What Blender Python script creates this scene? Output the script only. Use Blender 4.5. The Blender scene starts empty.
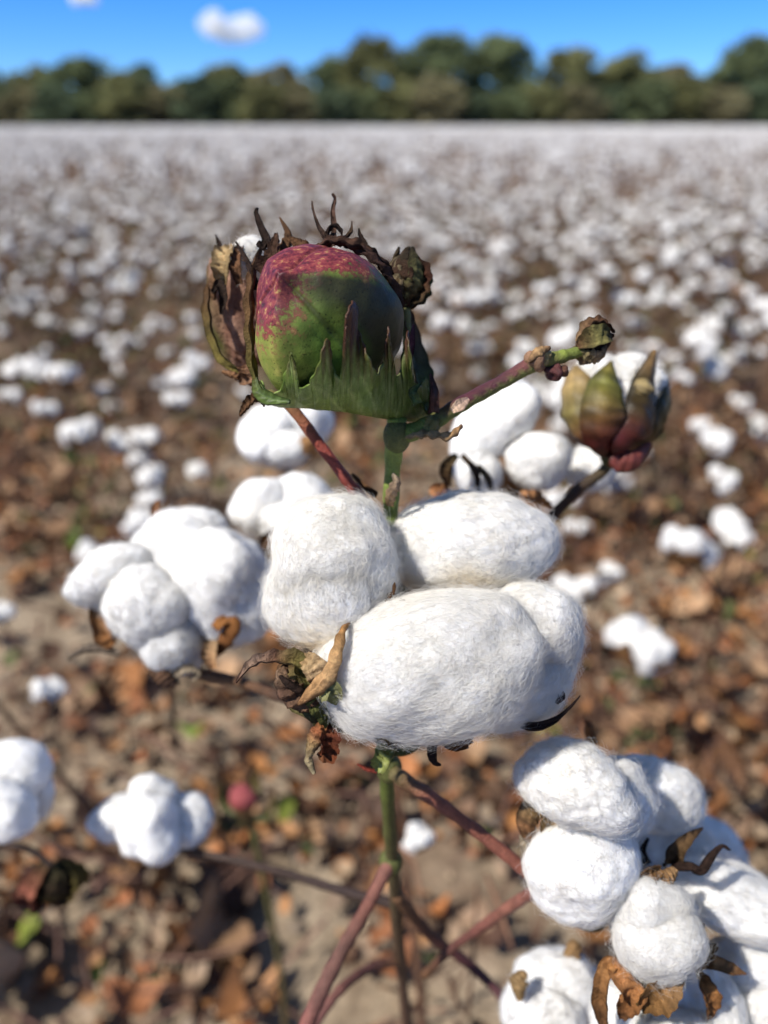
import bpy, math, random
import numpy as np
from mathutils import Vector, noise as mnoise

random.seed(7)
rng = np.random.default_rng(7)
R = math.radians
scene = bpy.context.scene
col = scene.collection

# ------------------------------------------------------------------ camera
H = 0.75
FPX = 800.0
TH = math.atan(388.5 / FPX)
CAM = np.array([0.0, 0.0, H])
FWD = np.array([0.0, math.cos(TH), -math.sin(TH)])
UPV = np.array([0.0, math.sin(TH), math.cos(TH)])
RGT = np.array([1.0, 0.0, 0.0])
def W(px, py, d):
    return CAM + d * (FWD + RGT * (px - 384.0) / FPX + UPV * (512.0 - py) / FPX)
def CV(x, y, z):
    """a direction given as right / up / towards the viewer"""
    v = RGT * x + UPV * y - FWD * z
    return v / np.linalg.norm(v)
def PX(p):
    q = np.asarray(p) - CAM
    d = q @ FWD
    return 384 + FPX * (q @ RGT) / d, 512 - FPX * (q @ UPV) / d, d

cd = bpy.data.cameras.new("camera"); cam = bpy.data.objects.new("camera", cd); col.objects.link(cam)
cam.location = CAM; cam.rotation_euler = (math.pi / 2 - TH, 0, 0)
cd.sensor_fit = 'VERTICAL'; cd.sensor_height = 36.0; cd.lens = 36.0 * FPX / 1024.0
cd.clip_start = 0.01; cd.clip_end = 8000
cd.dof.use_dof = True; cd.dof.focus_distance = 0.176; cd.dof.aperture_fstop = 7.5
scene.camera = cam

# ------------------------------------------------------------------ light
SUN = np.array([-0.55, -0.33, 0.765]); SUN /= np.linalg.norm(SUN)
sl = bpy.data.lights.new("sun", 'SUN'); sl.energy = 5.0; sl.angle = R(0.5); sl.color = (1.0, 0.94, 0.85)
so = bpy.data.objects.new("sun", sl); col.objects.link(so)
so.rotation_euler = Vector(SUN).to_track_quat('Z', 'Y').to_euler(); so.location = (0, 0, 20)
w = bpy.data.worlds.new("World"); scene.world = w; w.use_nodes = True
nt = w.node_tree; nt.nodes.clear()
sky = nt.nodes.new('ShaderNodeTexSky'); sky.sky_type = 'NISHITA'; sky.sun_disc = False
sky.sun_elevation = math.asin(SUN[2]); sky.sun_rotation = math.atan2(SUN[0], SUN[1])
sky.altitude = 1500; sky.air_density = 1.0; sky.dust_density = 0.0; sky.ozone_density = 2.0
hs = nt.nodes.new('ShaderNodeHueSaturation'); hs.inputs['Saturation'].default_value = 0.92
# clear dry autumn air: the low sky stays blue instead of paling
wtc = nt.nodes.new('ShaderNodeTexCoord'); wsx = nt.nodes.new('ShaderNodeSeparateXYZ'); nt.links.new(wtc.outputs['Generated'], wsx.inputs[0])
wr = nt.nodes.new('ShaderNodeValToRGB'); nt.links.new(wsx.outputs[2], wr.inputs[0])
we = wr.color_ramp.elements; we.new(0.5); we.new(0.5)
for el_, (p_, c_) in zip(we, [(0.0, (.52, .88, 1.32)), (0.07, (.33, .74, 1.46)), (0.15, (.17, .64, 1.56)), (0.5, (1, 1, 1))]): el_.position = p_; el_.color = (*c_, 1)
wm = nt.nodes.new('ShaderNodeMix'); wm.data_type = 'RGBA'; wm.blend_type = 'MULTIPLY'; wm.inputs[0].default_value = 1.0
nt.links.new(wr.outputs[0], wm.inputs[7])
bg = nt.nodes.new('ShaderNodeBackground'); bg.inputs['Strength'].default_value = 0.085
ow = nt.nodes.new('ShaderNodeOutputWorld')
nt.links.new(sky.outputs[0], hs.inputs['Color']); nt.links.new(hs.outputs[0], wm.inputs[6]); nt.links.new(wm.outputs[2], bg.inputs[0]); nt.links.new(bg.outputs[0], ow.inputs[0])
scene.view_settings.view_transform = 'Standard'; scene.view_settings.look = 'None'
scene.view_settings.exposure = 0.50; scene.view_settings.gamma = 1.0
cy = scene.cycles
cy.max_bounces = 12; cy.diffuse_bounces = 9; cy.glossy_bounces = 2; cy.transmission_bounces = 4
cy.volume_bounces = 12; cy.transparent_max_bounces = 8; cy.use_denoising = True
try: cy.denoising_prefilter = 'ACCURATE'; cy.denoising_input_passes = 'RGB_ALBEDO_NORMAL'
except Exception: pass
try: cy.denoiser = 'OPENIMAGEDENOISE'
except Exception: pass
cy.sample_clamp_indirect = 6.0; cy.caustics_reflective = False; cy.caustics_refractive = False

# ------------------------------------------------------------------ materials
def new_mat(name):
    m = bpy.data.materials.new(name); m.use_nodes = True; m.node_tree.nodes.clear()
    return m, m.node_tree
def N(t, kind, **kw):
    n = t.nodes.new(kind)
    for k, v in kw.items():
        if k in n.inputs: n.inputs[k].default_value = v
        else: setattr(n, k, v)
    return n
def mixrgb(t, fac, a, b, mode='MIX'):
    n = t.nodes.new('ShaderNodeMix'); n.data_type = 'RGBA'; n.blend_type = mode
    for sock, val in ((n.inputs[0], fac), (n.inputs[6], a), (n.inputs[7], b)):
        if hasattr(val, 'links') or isinstance(val, bpy.types.NodeSocket): t.links.new(val, sock)
        else: sock.default_value = val if not isinstance(val, tuple) else (*val, 1.0)[:4]
    return n.outputs[2]
def noise_tex(t, scale, detail=4.0, rough=0.55, dist=0.0):
    c = N(t, 'ShaderNodeTexCoord'); n = N(t, 'ShaderNodeTexNoise')
    n.inputs['Scale'].default_value = scale; n.inputs['Detail'].default_value = detail
    n.inputs['Roughness'].default_value = rough; n.inputs['Distortion'].default_value = dist
    t.links.new(c.outputs['Object'], n.inputs['Vector']); return n
def ramp(t, sock, stops):
    r = N(t, 'ShaderNodeValToRGB'); e = r.color_ramp.elements
    while len(e) < len(stops): e.new(0.5)
    for el, (p, c) in zip(e, stops): el.position = p; el.color = (*c, 1.0)
    t.links.new(sock, r.inputs[0]); return r.outputs[0]

def organic(name, scale, var=0.35, rough=0.6, trans=0.0, bump=0.3, spec=0.3, bdist=0.0004, mscale=None):
    """painted-per-vertex pigment, broken up with noise"""
    m, t = new_mat(name)
    a = N(t, 'ShaderNodeAttribute', attribute_name='Col')
    n1 = noise_tex(t, scale, 5.0, 0.6)
    n2 = noise_tex(t, mscale or scale * 5, 4.0, 0.65)
    v1 = ramp(t, n1.outputs[0], [(0.30, (1 - var,) * 3), (0.70, (1 + var * 0.0 + 0.0,) * 3)])
    v2 = ramp(t, n2.outputs[0], [(0.30, (1 - var * 0.7,) * 3), (0.62, (1.0,) * 3)])
    c = mixrgb(t, 1.0, a.outputs[0], v1, 'MULTIPLY'); c = mixrgb(t, 1.0, c, v2, 'MULTIPLY')
    p = N(t, 'ShaderNodeBsdfPrincipled'); p.inputs['Roughness'].default_value = rough
    p.inputs['Specular IOR Level'].default_value = spec
    t.links.new(c, p.inputs['Base Color'])
    b = N(t, 'ShaderNodeBump'); b.inputs['Strength'].default_value = bump; b.inputs['Distance'].default_value = bdist
    t.links.new(n2.outputs[0], b.inputs['Height']); t.links.new(b.outputs[0], p.inputs['Normal'])
    o = N(t, 'ShaderNodeOutputMaterial')
    if trans > 0:
        tr = N(t, 'ShaderNodeBsdfTranslucent'); t.links.new(c, tr.inputs[0]); t.links.new(b.outputs[0], tr.inputs['Normal'])
        mx = N(t, 'ShaderNodeMixShader'); mx.inputs[0].default_value = trans
        t.links.new(p.outputs[0], mx.inputs[1]); t.links.new(tr.outputs[0], mx.inputs[2]); t.links.new(mx.outputs[0], o.inputs[0])
    else: t.links.new(p.outputs[0], o.inputs[0])
    return m

def cotton_mat(name, scale=350.0, k=1.0, sss=0.0, trans=0.3):
    m, t = new_mat(name)
    n = noise_tex(t, scale * 0.25, 5.0, 0.6)
    c = ramp(t, n.outputs[0], [(0.28, (0.86 * k, 0.84 * k, 0.79 * k)), (0.5, (0.91 * k, 0.90 * k, 0.875 * k)), (0.7, (0.93 * k, 0.925 * k, 0.91 * k))])
    a = N(t, 'ShaderNodeAttribute', attribute_name='Col')
    c = mixrgb(t, 1.0, c, a.outputs[0], 'MULTIPLY')
    o = N(t, 'ShaderNodeOutputMaterial')
    n2 = noise_tex(t, scale, 6.0, 0.7, 1.5)
    b = N(t, 'ShaderNodeBump'); b.inputs['Strength'].default_value = 0.35; b.inputs['Distance'].default_value = 0.0008
    t.links.new(n2.outputs[0], b.inputs['Height'])
    if sss:
        p = N(t, 'ShaderNodeBsdfPrincipled'); t.links.new(c, p.inputs['Base Color']); p.inputs['Roughness'].default_value = 1.0
        p.inputs['Specular IOR Level'].default_value = 0.0; p.inputs['Subsurface Weight'].default_value = 1.0
        p.inputs['Subsurface Radius'].default_value = (1.0, .95, .88); p.inputs['Subsurface Scale'].default_value = sss
        t.links.new(p.outputs[0], o.inputs[0])
    else:
        d = N(t, 'ShaderNodeBsdfDiffuse'); t.links.new(c, d.inputs[0]); t.links.new(b.outputs[0], d.inputs['Normal'])
        tr = N(t, 'ShaderNodeBsdfTranslucent'); t.links.new(c, tr.inputs[0])
        mx = N(t, 'ShaderNodeMixShader'); mx.inputs[0].default_value = trans
        t.links.new(d.outputs[0], mx.inputs[1]); t.links.new(tr.outputs[0], mx.inputs[2]); t.links.new(mx.outputs[0], o.inputs[0])
    return m

M_COTTON = cotton_mat('cotton_lint')
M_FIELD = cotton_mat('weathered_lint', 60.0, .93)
M_BODY = cotton_mat('lint_body', 350.0, 1.05, sss=.004)
M_FIBRE = cotton_mat('lint_fibres', 120.0, 1.055, trans=.6)
M_DRY = organic('dry_husk', 300, 0.36, 0.7, 0.34, 0.9, 0.2, 0.0010)
M_STEM = organic('stem_skin', 260, 0.45, 0.55, 0.0, 0.9, 0.3, 0.0007)
M_LEAF = organic('green_bract', 320, 0.34, 0.42, 0.34, 0.5, 0.4, 0.0004)
M_TWIG = organic('dry_stalk', 60, 0.35, 0.7, 0.0, 0.5, 0.2, 0.001)
M_LITTER = organic('leaf_litter', 40, 0.35, 0.6, 0.12, 0.6, 0.3, 0.002)

def green_boll_mat():
    m, t = new_mat('boll_skin')
    a = N(t, 'ShaderNodeAttribute', attribute_name='Col')   # r: blush amount, g: suture yellow, b: painted shade and dark streaks
    sep = N(t, 'ShaderNodeSeparateColor'); t.links.new(a.outputs[0], sep.inputs[0])
    n1 = noise_tex(t, 480, 5.0, 0.72, 0.0); n2 = noise_tex(t, 150, 4.0, 0.6, 0.6); n3 = noise_tex(t, 1100, 3.0, 0.6)
    green = ramp(t, n2.outputs[0], [(0.3, (0.040, 0.095, 0.014)), (0.7, (0.17, 0.27, 0.040))])
    yel = ramp(t, n1.outputs[0], [(0.35, (0.22, 0.26, 0.05)), (0.65, (0.40, 0.36, 0.10))])
    base = mixrgb(t, sep.outputs[1], green, yel)
    red = ramp(t, n1.outputs[0], [(0.34, (0.035, 0.008, 0.014)), (0.48, (0.13, 0.018, 0.028)), (0.58, (0.22, 0.05, 0.045)), (0.70, (0.42, 0.32, 0.10))])
    ad = N(t, 'ShaderNodeMath', operation='MULTIPLY_ADD'); ad.inputs[1].default_value = 1.5
    sb = N(t, 'ShaderNodeMath', operation='SUBTRACT'); t.links.new(n1.outputs[0], sb.inputs[0]); sb.inputs[1].default_value = 0.5
    t.links.new(sb.outputs[0], ad.inputs[0]); t.links.new(sep.outputs[0], ad.inputs[2])
    st = ramp(t, ad.outputs[0], [(0.38, (0, 0, 0)), (0.60, (1, 1, 1))])
    c = mixrgb(t, st, base, red)
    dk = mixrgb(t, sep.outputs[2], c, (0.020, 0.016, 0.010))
    sp = ramp(t, n3.outputs[0], [(0.30, (0.55,) * 3), (0.42, (1.0,) * 3)])
    c = mixrgb(t, 1.0, dk, sp, 'MULTIPLY')
    tcv = N(t, 'ShaderNodeTexCoord'); vo = N(t, 'ShaderNodeTexVoronoi'); vo.inputs['Scale'].default_value = 900; t.links.new(tcv.outputs['Object'], vo.inputs['Vector'])
    dots = ramp(t, vo.outputs['Distance'], [(0.10, (.35,) * 3), (0.20, (1.0,) * 3)]); c = mixrgb(t, 1.0, c, dots, 'MULTIPLY')
    p = N(t, 'ShaderNodeBsdfPrincipled'); p.inputs['Roughness'].default_value = 0.5; p.inputs['Specular IOR Level'].default_value = 0.25
    t.links.new(c, p.inputs['Base Color'])
    b = N(t, 'ShaderNodeBump'); b.inputs['Strength'].default_value = 0.5; b.inputs['Distance'].default_value = 0.0004
    t.links.new(n1.outputs[0], b.inputs['Height']); t.links.new(b.outputs[0], p.inputs['Normal'])
    o = N(t, 'ShaderNodeOutputMaterial'); t.links.new(p.outputs[0], o.inputs[0])
    return m
M_BOLL = green_boll_mat()

# ------------------------------------------------------------------ mesh builder
class MB:
    def __init__(s): s.V = []; s.Q = []; s.T = []; s.C = []; s.n = 0
    def add(s, v, quads=None, tris=None, c=(1, 1, 1)):
        v = np.asarray(v, dtype=np.float64).reshape(-1, 3)
        c = np.asarray(c, dtype=np.float64)
        if c.ndim == 1: c = np.tile(c[:3], (len(v), 1))
        s.V.append(v); s.C.append(c)
        if quads is not None and len(quads): s.Q.append(np.asarray(quads, dtype=np.int64) + s.n)
        if tris is not None and len(tris): s.T.append(np.asarray(tris, dtype=np.int64) + s.n)
        s.n += len(v)
    def mesh(s, name, mat, origin=(0, 0, 0), smooth=True):
        V = np.concatenate(s.V) - np.asarray(origin); C = np.concatenate(s.C)
        Q = np.concatenate(s.Q) if s.Q else np.zeros((0, 4), int)
        T = np.concatenate(s.T) if s.T else np.zeros((0, 3), int)
        me = bpy.data.meshes.new(name)
        me.vertices.add(len(V)); me.vertices.foreach_set('co', V.astype(np.float32).ravel())
        nl = Q.size + T.size; me.loops.add(nl)
        me.loops.foreach_set('vertex_index', np.concatenate([Q.ravel(), T.ravel()]).astype(np.int32))
        me.polygons.add(len(Q) + len(T))
        ls = np.concatenate([np.arange(len(Q)) * 4, Q.size + np.arange(len(T)) * 3]).astype(np.int32)
        me.polygons.foreach_set('loop_start', ls)
        try: me.polygons.foreach_set('loop_total', np.concatenate([np.full(len(Q), 4), np.full(len(T), 3)]).astype(np.int32))
        except Exception: pass
        me.update(calc_edges=True)
        a = me.color_attributes.new('Col', 'FLOAT_COLOR', 'POINT')
        a.data.foreach_set('color', np.concatenate([C, np.ones((len(C), 1))], axis=1).astype(np.float32).ravel())
        me.polygons.foreach_set('use_smooth', np.full(len(Q) + len(T), smooth))
        if mat is M_COTTON and len(Q):
            me.materials.append(M_BODY); me.materials.append(M_FIBRE)
            me.polygons.foreach_set('material_index', np.concatenate([np.ones(len(Q)), np.zeros(len(T))]).astype(np.int32)); me.update(); return me
        me.materials.append(mat); me.update()
        if mat in (M_DRY, M_LEAF): me.set_sharp_from_angle(angle=R(65))
        return me

def link(name, me, parent=None, loc=(0, 0, 0)):
    o = bpy.data.objects.new(name, me); col.objects.link(o)
    if parent is not None: o.parent = parent
    o.location = loc
    return o
def tag(o, label=None, cat=None, group=None, kind=None):
    if label: o['label'] = label
    if cat: o['category'] = cat
    if group: o['group'] = group
    if kind: o['kind'] = kind
    return o
def empty(name, loc): 
    o = bpy.data.objects.new(name, None); col.objects.link(o); o.location = tuple(loc); o.empty_display_size = 0.05
    return o

def spline(P, n):
    P = np.asarray(P, float); k = len(P)
    if k == 2: s = np.linspace(0, 1, n)[:, None]; return P[0] * (1 - s) + P[1] * s
    Q = np.vstack([2 * P[0] - P[1], P, 2 * P[-1] - P[-2]])
    t = np.linspace(0, k - 1, n); i = np.minimum(t.astype(int), k - 2); f = (t - i)[:, None]
    a, b, c, d = Q[i], Q[i + 1], Q[i + 2], Q[i + 3]
    return 0.5 * ((2 * b) + (c - a) * f + (2 * a - 5 * b + 4 * c - d) * f * f + (3 * b - a - 3 * c + d) * f ** 3)
def unit(v): return v / (np.linalg.norm(v, axis=-1, keepdims=True) + 1e-12)
def interp(vals, n):
    vals = np.asarray(vals, float); x = np.linspace(0, len(vals) - 1, n)
    if vals.ndim == 1: return np.interp(x, np.arange(len(vals)), vals)
    return np.stack([np.interp(x, np.arange(len(vals)), vals[:, j]) for j in range(vals.shape[1])], 1)

def tube(mb, P, rad, c=(1, 1, 1), n=None, m=10, lump=0.0, under=None):
    P = np.asarray(P, float); n = n or max(8, 7 * len(P))
    c = np.asarray(c, float)
    S = spline(P, n); r = interp(rad if np.ndim(rad) else [rad, rad], n)
    if lump: r = r * (1 + lump * np.convolve(rng.normal(size=n + 2), [0.3, 0.4, 0.3], 'valid'))
    T = unit(np.gradient(S, axis=0))
    u = np.cross(T[0], [0.3, 0.5, 0.81]); u /= np.linalg.norm(u)
    U = []
    for k in range(n):
        u = u - T[k] * (u @ T[k]); u /= np.linalg.norm(u) + 1e-12; U.append(u)
    U = np.array(U); B = np.cross(T, U)
    a = np.linspace(0, 2 * math.pi, m, endpoint=False)
    ring = S[:, None] + r[:, None, None] * (np.cos(a)[None, :, None] * U[:, None] + np.sin(a)[None, :, None] * B[:, None])
    V = np.concatenate([ring.reshape(-1, 3), S[:1] - T[:1] * r[0] * .4, S[-1:] + T[-1:] * r[-1] * .4])
    i, j = np.meshgrid(np.arange(n - 1), np.arange(m), indexing='ij'); j2 = (j + 1) % m
    q = np.stack([i * m + j, i * m + j2, (i + 1) * m + j2, (i + 1) * m + j], -1).reshape(-1, 4)
    J = np.arange(m); J2 = (J + 1) % m
    t1 = np.stack([J2, J, np.full(m, n * m)], 1); t2 = np.stack([(n - 1) * m + J, (n - 1) * m + J2, np.full(m, n * m + 1)], 1)
    if c.ndim == 2:
        cc = interp(c, n); cc = np.repeat(cc, m, 0)
        if under is not None:
            nz = ((ring - S[:, None]) @ np.array([0, 0, 1.0]) / (r[:, None] + 1e-9)).reshape(-1, 1)
            k_ = np.clip(.5 - nz * 1.6 + .35 * np.sin(np.arange(len(nz)) * .13)[:, None], 0, 1); cc = cc * (1 - k_) + interp(np.asarray(under, float), n).repeat(m, 0) * k_
        cc = np.concatenate([cc, cc[:1], cc[-1:]])
    else: cc = c
    mb.add(V, q, np.vstack([t1, t2]), cc)

def ribbon(mb, P, wid, hint, c=(1, 1, 1), camber=0.3, thick=0.0003, twist=(0, 0), n=None, wrinkle=0.0, k=7, serr=0.0):
    """a thin closed strip: cambered cross section swept along a curve; hint = which way its face looks"""
    P = np.asarray(P, float); n = n or max(14, 11 * len(P))
    S = spline(P, n); wd = interp(wid, n); T = unit(np.gradient(S, axis=0))
    h = np.asarray(hint, float); h = interp(h, n) if h.ndim == 2 else np.tile(h, (n, 1))
    side = unit(np.cross(T, h)); nor = unit(np.cross(side, T))
    tw = interp(twist, n)[:, None]
    s2 = side * np.cos(tw) + nor * np.sin(tw); n2 = nor * np.cos(tw) - side * np.sin(tw)
    if k == 7: camber = camber * (1.0 if rng.random() < .3 else -1.4); wrinkle = wrinkle + .05; serr = serr * 1.4
    x = np.linspace(-1, 1, k)
    if serr: wd = wd * (1 + serr * np.interp(np.arange(n), np.linspace(0, n - 1, max(4, n // 5)), rng.uniform(-1, 1, max(4, n // 5))) + serr * .25 * rng.uniform(-1, 1, n))
    wr = (.10 if k == 7 else 0) * np.sin(x[None] * 8 + 2 * np.sin(np.linspace(0, 7, n))[:, None]) * wd[:, None] + wrinkle * np.sin(np.linspace(0, 1, n)[:, None] * 37 + x[None] * 3 + rng.uniform(0, 6)) * wd[:, None]
    y = -camber * (x ** 2)[None] * wd[:, None] + wr
    up = S[:, None] + s2[:, None] * (x[None] * wd[:, None])[..., None] + n2[:, None] * (y + thick)[..., None]
    dn = S[:, None] + s2[:, None] * (x[None, ::-1] * wd[:, None])[..., None] + n2[:, None] * (y[:, ::-1] - thick)[..., None]
    ring = np.concatenate([up, dn], 1); m = 2 * k
    V = np.concatenate([ring.reshape(-1, 3), S[:1], S[-1:]])
    i, j = np.meshgrid(np.arange(n - 1), np.arange(m), indexing='ij'); j2 = (j + 1) % m
    q = np.stack([i * m + j, i * m + j2, (i + 1) * m + j2, (i + 1) * m + j], -1).reshape(-1, 4)
    J = np.arange(m); J2 = (J + 1) % m
    t1 = np.stack([J2, J, np.full(m, n * m)], 1); t2 = np.stack([(n - 1) * m + J, (n - 1) * m + J2, np.full(m, n * m + 1)], 1)
    c = np.asarray(c, float)
    cc = interp(c, n) if c.ndim == 2 else np.tile(c, (n, 1))
    stripe = 1 + .28 * rng.uniform(-1, 1, m); blot = 1 + .22 * np.convolve(rng.normal(size=n + 2), [.3, .5, .3], 'valid')
    edge = np.where(np.isin(np.arange(m), [0, k - 1, k, m - 1]), .6, 1.0)
    ccf = cc[:, None, :] * (stripe * edge)[None, :, None] * blot[:, None, None]
    cc = np.clip(np.concatenate([ccf.reshape(-1, 3), cc[:1], cc[-1:]]), .004, 1)
    mb.add(V, q, np.vstack([t1, t2]), cc)

# icospheres
_ico = {}
def ico(sub):
    if sub in _ico: return _ico[sub]
    if sub == 0:
        p = (1 + 5 ** .5) / 2
        v = unit(np.array([(-1, p, 0), (1, p, 0), (-1, -p, 0), (1, -p, 0), (0, -1, p), (0, 1, p), (0, -1, -p), (0, 1, -p), (p, 0, -1), (p, 0, 1), (-p, 0, -1), (-p, 0, 1)], float))
        f = np.array([(0, 11, 5), (0, 5, 1), (0, 1, 7), (0, 7, 10), (0, 10, 11), (1, 5, 9), (5, 11, 4), (11, 10, 2), (10, 7, 6), (7, 1, 8),
                      (3, 9, 4), (3, 4, 2), (3, 2, 6), (3, 6, 8), (3, 8, 9), (4, 9, 5), (2, 4, 11), (6, 2, 10), (8, 6, 7), (9, 8, 1)])
    else:
        v0, f0 = ico(sub - 1)
        e = np.sort(np.concatenate([f0[:, [0, 1]], f0[:, [1, 2]], f0[:, [2, 0]]]), 1)
        ue, inv = np.unique(e, axis=0, return_inverse=True); inv = inv.ravel()
        v = np.vstack([v0, unit(v0[ue[:, 0]] + v0[ue[:, 1]])]); k = len(f0); mid = inv + len(v0)
        ab, bc, ca = mid[:k], mid[k:2 * k], mid[2 * k:]
        f = np.vstack([np.stack([f0[:, 0], ab, ca], 1), np.stack([f0[:, 1], bc, ab], 1), np.stack([f0[:, 2], ca, bc], 1), np.stack([ab, bc, ca], 1)])
    _ico[sub] = (v, f); return v, f

class Waves:
    """cheap smooth vectorised noise on the unit sphere"""
    def __init__(s, seed, bands):
        g = np.random.default_rng(seed); s.b = []
        for f, a, n in bands:
            s.b.append((unit(g.normal(size=(n, 3))) * f * g.uniform(.7, 1.3, (n, 1)), g.uniform(0, 6.28, n), a / math.sqrt(n) * 1.4))
    def __call__(s, d):
        o = np.zeros(d.shape[:-1])
        for w_, p, a in s.b: o = o + a * np.sin(d @ w_.T + p).sum(-1)
        return o

def frame(ax):
    """rows: local x,y,z axes; ax = (x dir, hint)"""
    x = unit(np.asarray(ax[0], float)); z = unit(np.cross(x, np.asarray(ax[1], float))); y = np.cross(z, x)
    return np.stack([x, y, z])
def imgframe(deg):
    """x along an image direction (deg anticlockwise from right), y image-up turned, z to the viewer"""
    a = R(deg); return np.stack([CV(math.cos(a), math.sin(a), 0), CV(-math.sin(a), math.cos(a), 0), -FWD])

def lock(mb, ctr, rad, fr, seed, sub=5, nfib=2000, flen=0.007, frad=5e-5, fly=0.12, lift=0.0008, amp=1.0, tint=(1, 1, 1), squash=0.0, stain=None):
    rad = np.asarray(rad, float); ctr = np.asarray(ctr, float)
    wv = Waves(seed, [(2.4, .078 * amp, 5), (5.5, .026 * amp, 8), (12, .010 * amp, 10), (26, .006 * amp, 12)])
    g = np.random.default_rng(seed + 1)
    def surf(d):
        p = d * (1 + wv(d))[..., None]
        if squash: p = np.sign(p) * np.abs(p) ** (1 - squash)
        return ctr + (p * rad) @ fr
    v, f = ico(sub)
    c0 = np.tile(np.asarray(tint, float), (len(v), 1))
    P0 = surf(v)
    def stained(P, C):
        if stain is None: return C
        for (sp, sr, sc) in stain:
            k = np.exp(-(np.linalg.norm(P - sp, axis=-1) / sr) ** 2)[..., None]
            C = C * (1 - k) + C * np.asarray(sc) * k
        return C
    mb.add(P0, None, f, stained(P0, c0))
    if nfib <= 0: return
    d0 = unit(g.normal(size=(nfib, 3)))
    fx = [Waves(seed + 10 + i, [(2.6, 1.0, 4), (7.0, .7, 6), (16, .45, 8)]) for i in range(3)]
    flow = np.stack([q(d0) for q in fx], -1)
    tan = unit(flow - d0 * (flow * d0).sum(-1, keepdims=True)); bi = np.cross(d0, tan)
    a = g.normal(0, 1.7, nfib)[:, None]
    tan, bi = tan * np.cos(a) + bi * np.sin(a), bi * np.cos(a) - tan * np.sin(a)
    K = 7; s = np.linspace(0, 1, K)[None, :, None]
    mr = float(np.mean(rad))
    L = (flen * g.uniform(.45, 1.5, nfib) / mr)[:, None, None]
    curl = g.normal(0, 1.0, nfib)[:, None, None]; ph = g.uniform(0, 6.28, (nfib, 1, 1)); fq = g.uniform(3, 8, (nfib, 1, 1))
    dd = d0[:, None] + tan[:, None] * L * s + bi[:, None] * L * (curl * s * s + .15 * (np.sin(s * fq + ph) - np.sin(ph)))
    dd = unit(dd)
    isf = g.random(nfib) < fly * np.clip(1 + 1.6 * Waves(seed + 20, [(6, .8, 6), (14, .6, 6)])(d0), 0, 3)
    up = np.where(isf, lift * g.uniform(1.0, 3.4, nfib) ** 1.1, lift * g.uniform(.1, 1.1, nfib))[:, None, None]
    arch = np.where(isf[:, None, None], s ** 1.5 + .12 * np.sin(s * fq * 1.3 + ph), np.sin(s * 3.0) * .9 + .1)
    nrm = unit((dd / rad) @ fr)
    P = surf(dd) - nrm * .00015 + nrm * up * arch
    T = unit(np.gradient(P, axis=1)); B = unit(np.cross(T, nrm)); Nn = np.cross(B, T)
    r = (frad * g.uniform(.6, 1.3, nfib) * np.where(isf, .95, 1.0))[:, None, None] * (1 - .65 * s)
    ring = np.stack([P + r * (math.cos(t_) * Nn + math.sin(t_) * B) for t_ in (1.57, 3.66, 5.76)], 2)  # n,K,3,3
    V = ring.reshape(-1, 3)
    base = (np.arange(nfib) * K * 3)[:, None, None]
    i, j = np.meshgrid(np.arange(K - 1), np.arange(3), indexing='ij'); j2 = (j + 1) % 3
    q = np.stack([i * 3 + j, i * 3 + j2, (i + 1) * 3 + j2, (i + 1) * 3 + j], -1).reshape(1, -1, 4)
    cf = np.asarray(tint, float) * g.uniform(.94, 1.06, (nfib, 1)); cf = np.repeat(cf, K * 3, 0)
    mb.add(V, (q + base).reshape(-1, 4), None, stained(V, cf))

def plock(ctr, rpx, deg, seed, depth_r=None, **kw):
    """a lock by picture position: ctr=(px,py,d), rpx=(along,across) in pixels at that distance"""
    px, py, d = ctr; s = d / FPX
    rz = (depth_r if depth_r else (rpx[0] + rpx[1]) / 2 * .95) * s
    mb = MB(); lock(mb, W(px, py, d), (rpx[0] * s, rpx[1] * s, rz), imgframe(deg), seed, **kw)
    return mb

GREEN = (0.09, 0.16, 0.03); OLIVE = (0.16, 0.16, 0.05); TAN = (0.50, 0.31, 0.14); ORANGE = (0.52, 0.22, 0.07)
BROWN = (0.17, 0.085, 0.04); DARK = (0.045, 0.025, 0.018); RED = (0.30, 0.055, 0.035); PALE = (0.42, 0.34, 0.24)
PURPLE = (0.085, 0.018, 0.03); ROSE = (0.22, 0.085, 0.06)
TOV = -FWD

# ================================================================== the main plant
base = np.array([0.01, 0.30, 0.0])
plant = tag(empty('cotton_plant', base), 'tall cotton plant in sharp focus with a red and green closed boll on top', 'cotton plant', 'cotton plants of the field')
def part(name, mb, mat, parent=plant, org=None, smooth=True):
    return link(name, mb.mesh(name, mat, base if org is None else org, smooth), parent)

mb = MB()
st = [W(*p) for p in [(397, 418, .193), (394, 450, .196), (391, 500, .200), (388, 600, .208), (386, 700, .212), (386, 760, .216), (389, 820, .235), (394, 880, .262), (400, 960, .31), (408, 1040, .37)]]
tube(mb, st + [np.array([.012, .27, .25]), base + [0, 0, -.01]], [.0025, .0023, .0021, .0021, .0021, .0020, .0020, .0021, .0022, .0026, .0045, .006],
     [(.22, .29, .05), (.28, .32, .06), (.18, .24, .05), GREEN, GREEN, (.13, .18, .03), (.12, .13, .035), (.11, .085, .04), (.13, .075, .045), (.14, .075, .05), BROWN, BROWN], m=14, lump=.09, n=130)
for (px, py, d, r) in [(397, 436, .194, .0034), (389, 768, .218, .0036), (391, 862, .252, .0038)]:
    v, f = ico(3); mb.add(W(px, py, d) + v * np.array([r, r, r * 1.3]), None, f, (.12, .13, .035))
part('main_stem', mb, M_STEM)

def branch(P, rad, c, m=12, lump=.09, mat=None, parent=plant, org=None, extra=None, name='branch', under=None):
    mb = MB(); tube(mb, [W(*p) for p in P], rad, c, m=m, lump=lump, n=12 * len(P), under=under)
    if extra: extra(mb)
    return part(name, mb, mat or M_STEM, parent, org)

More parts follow.
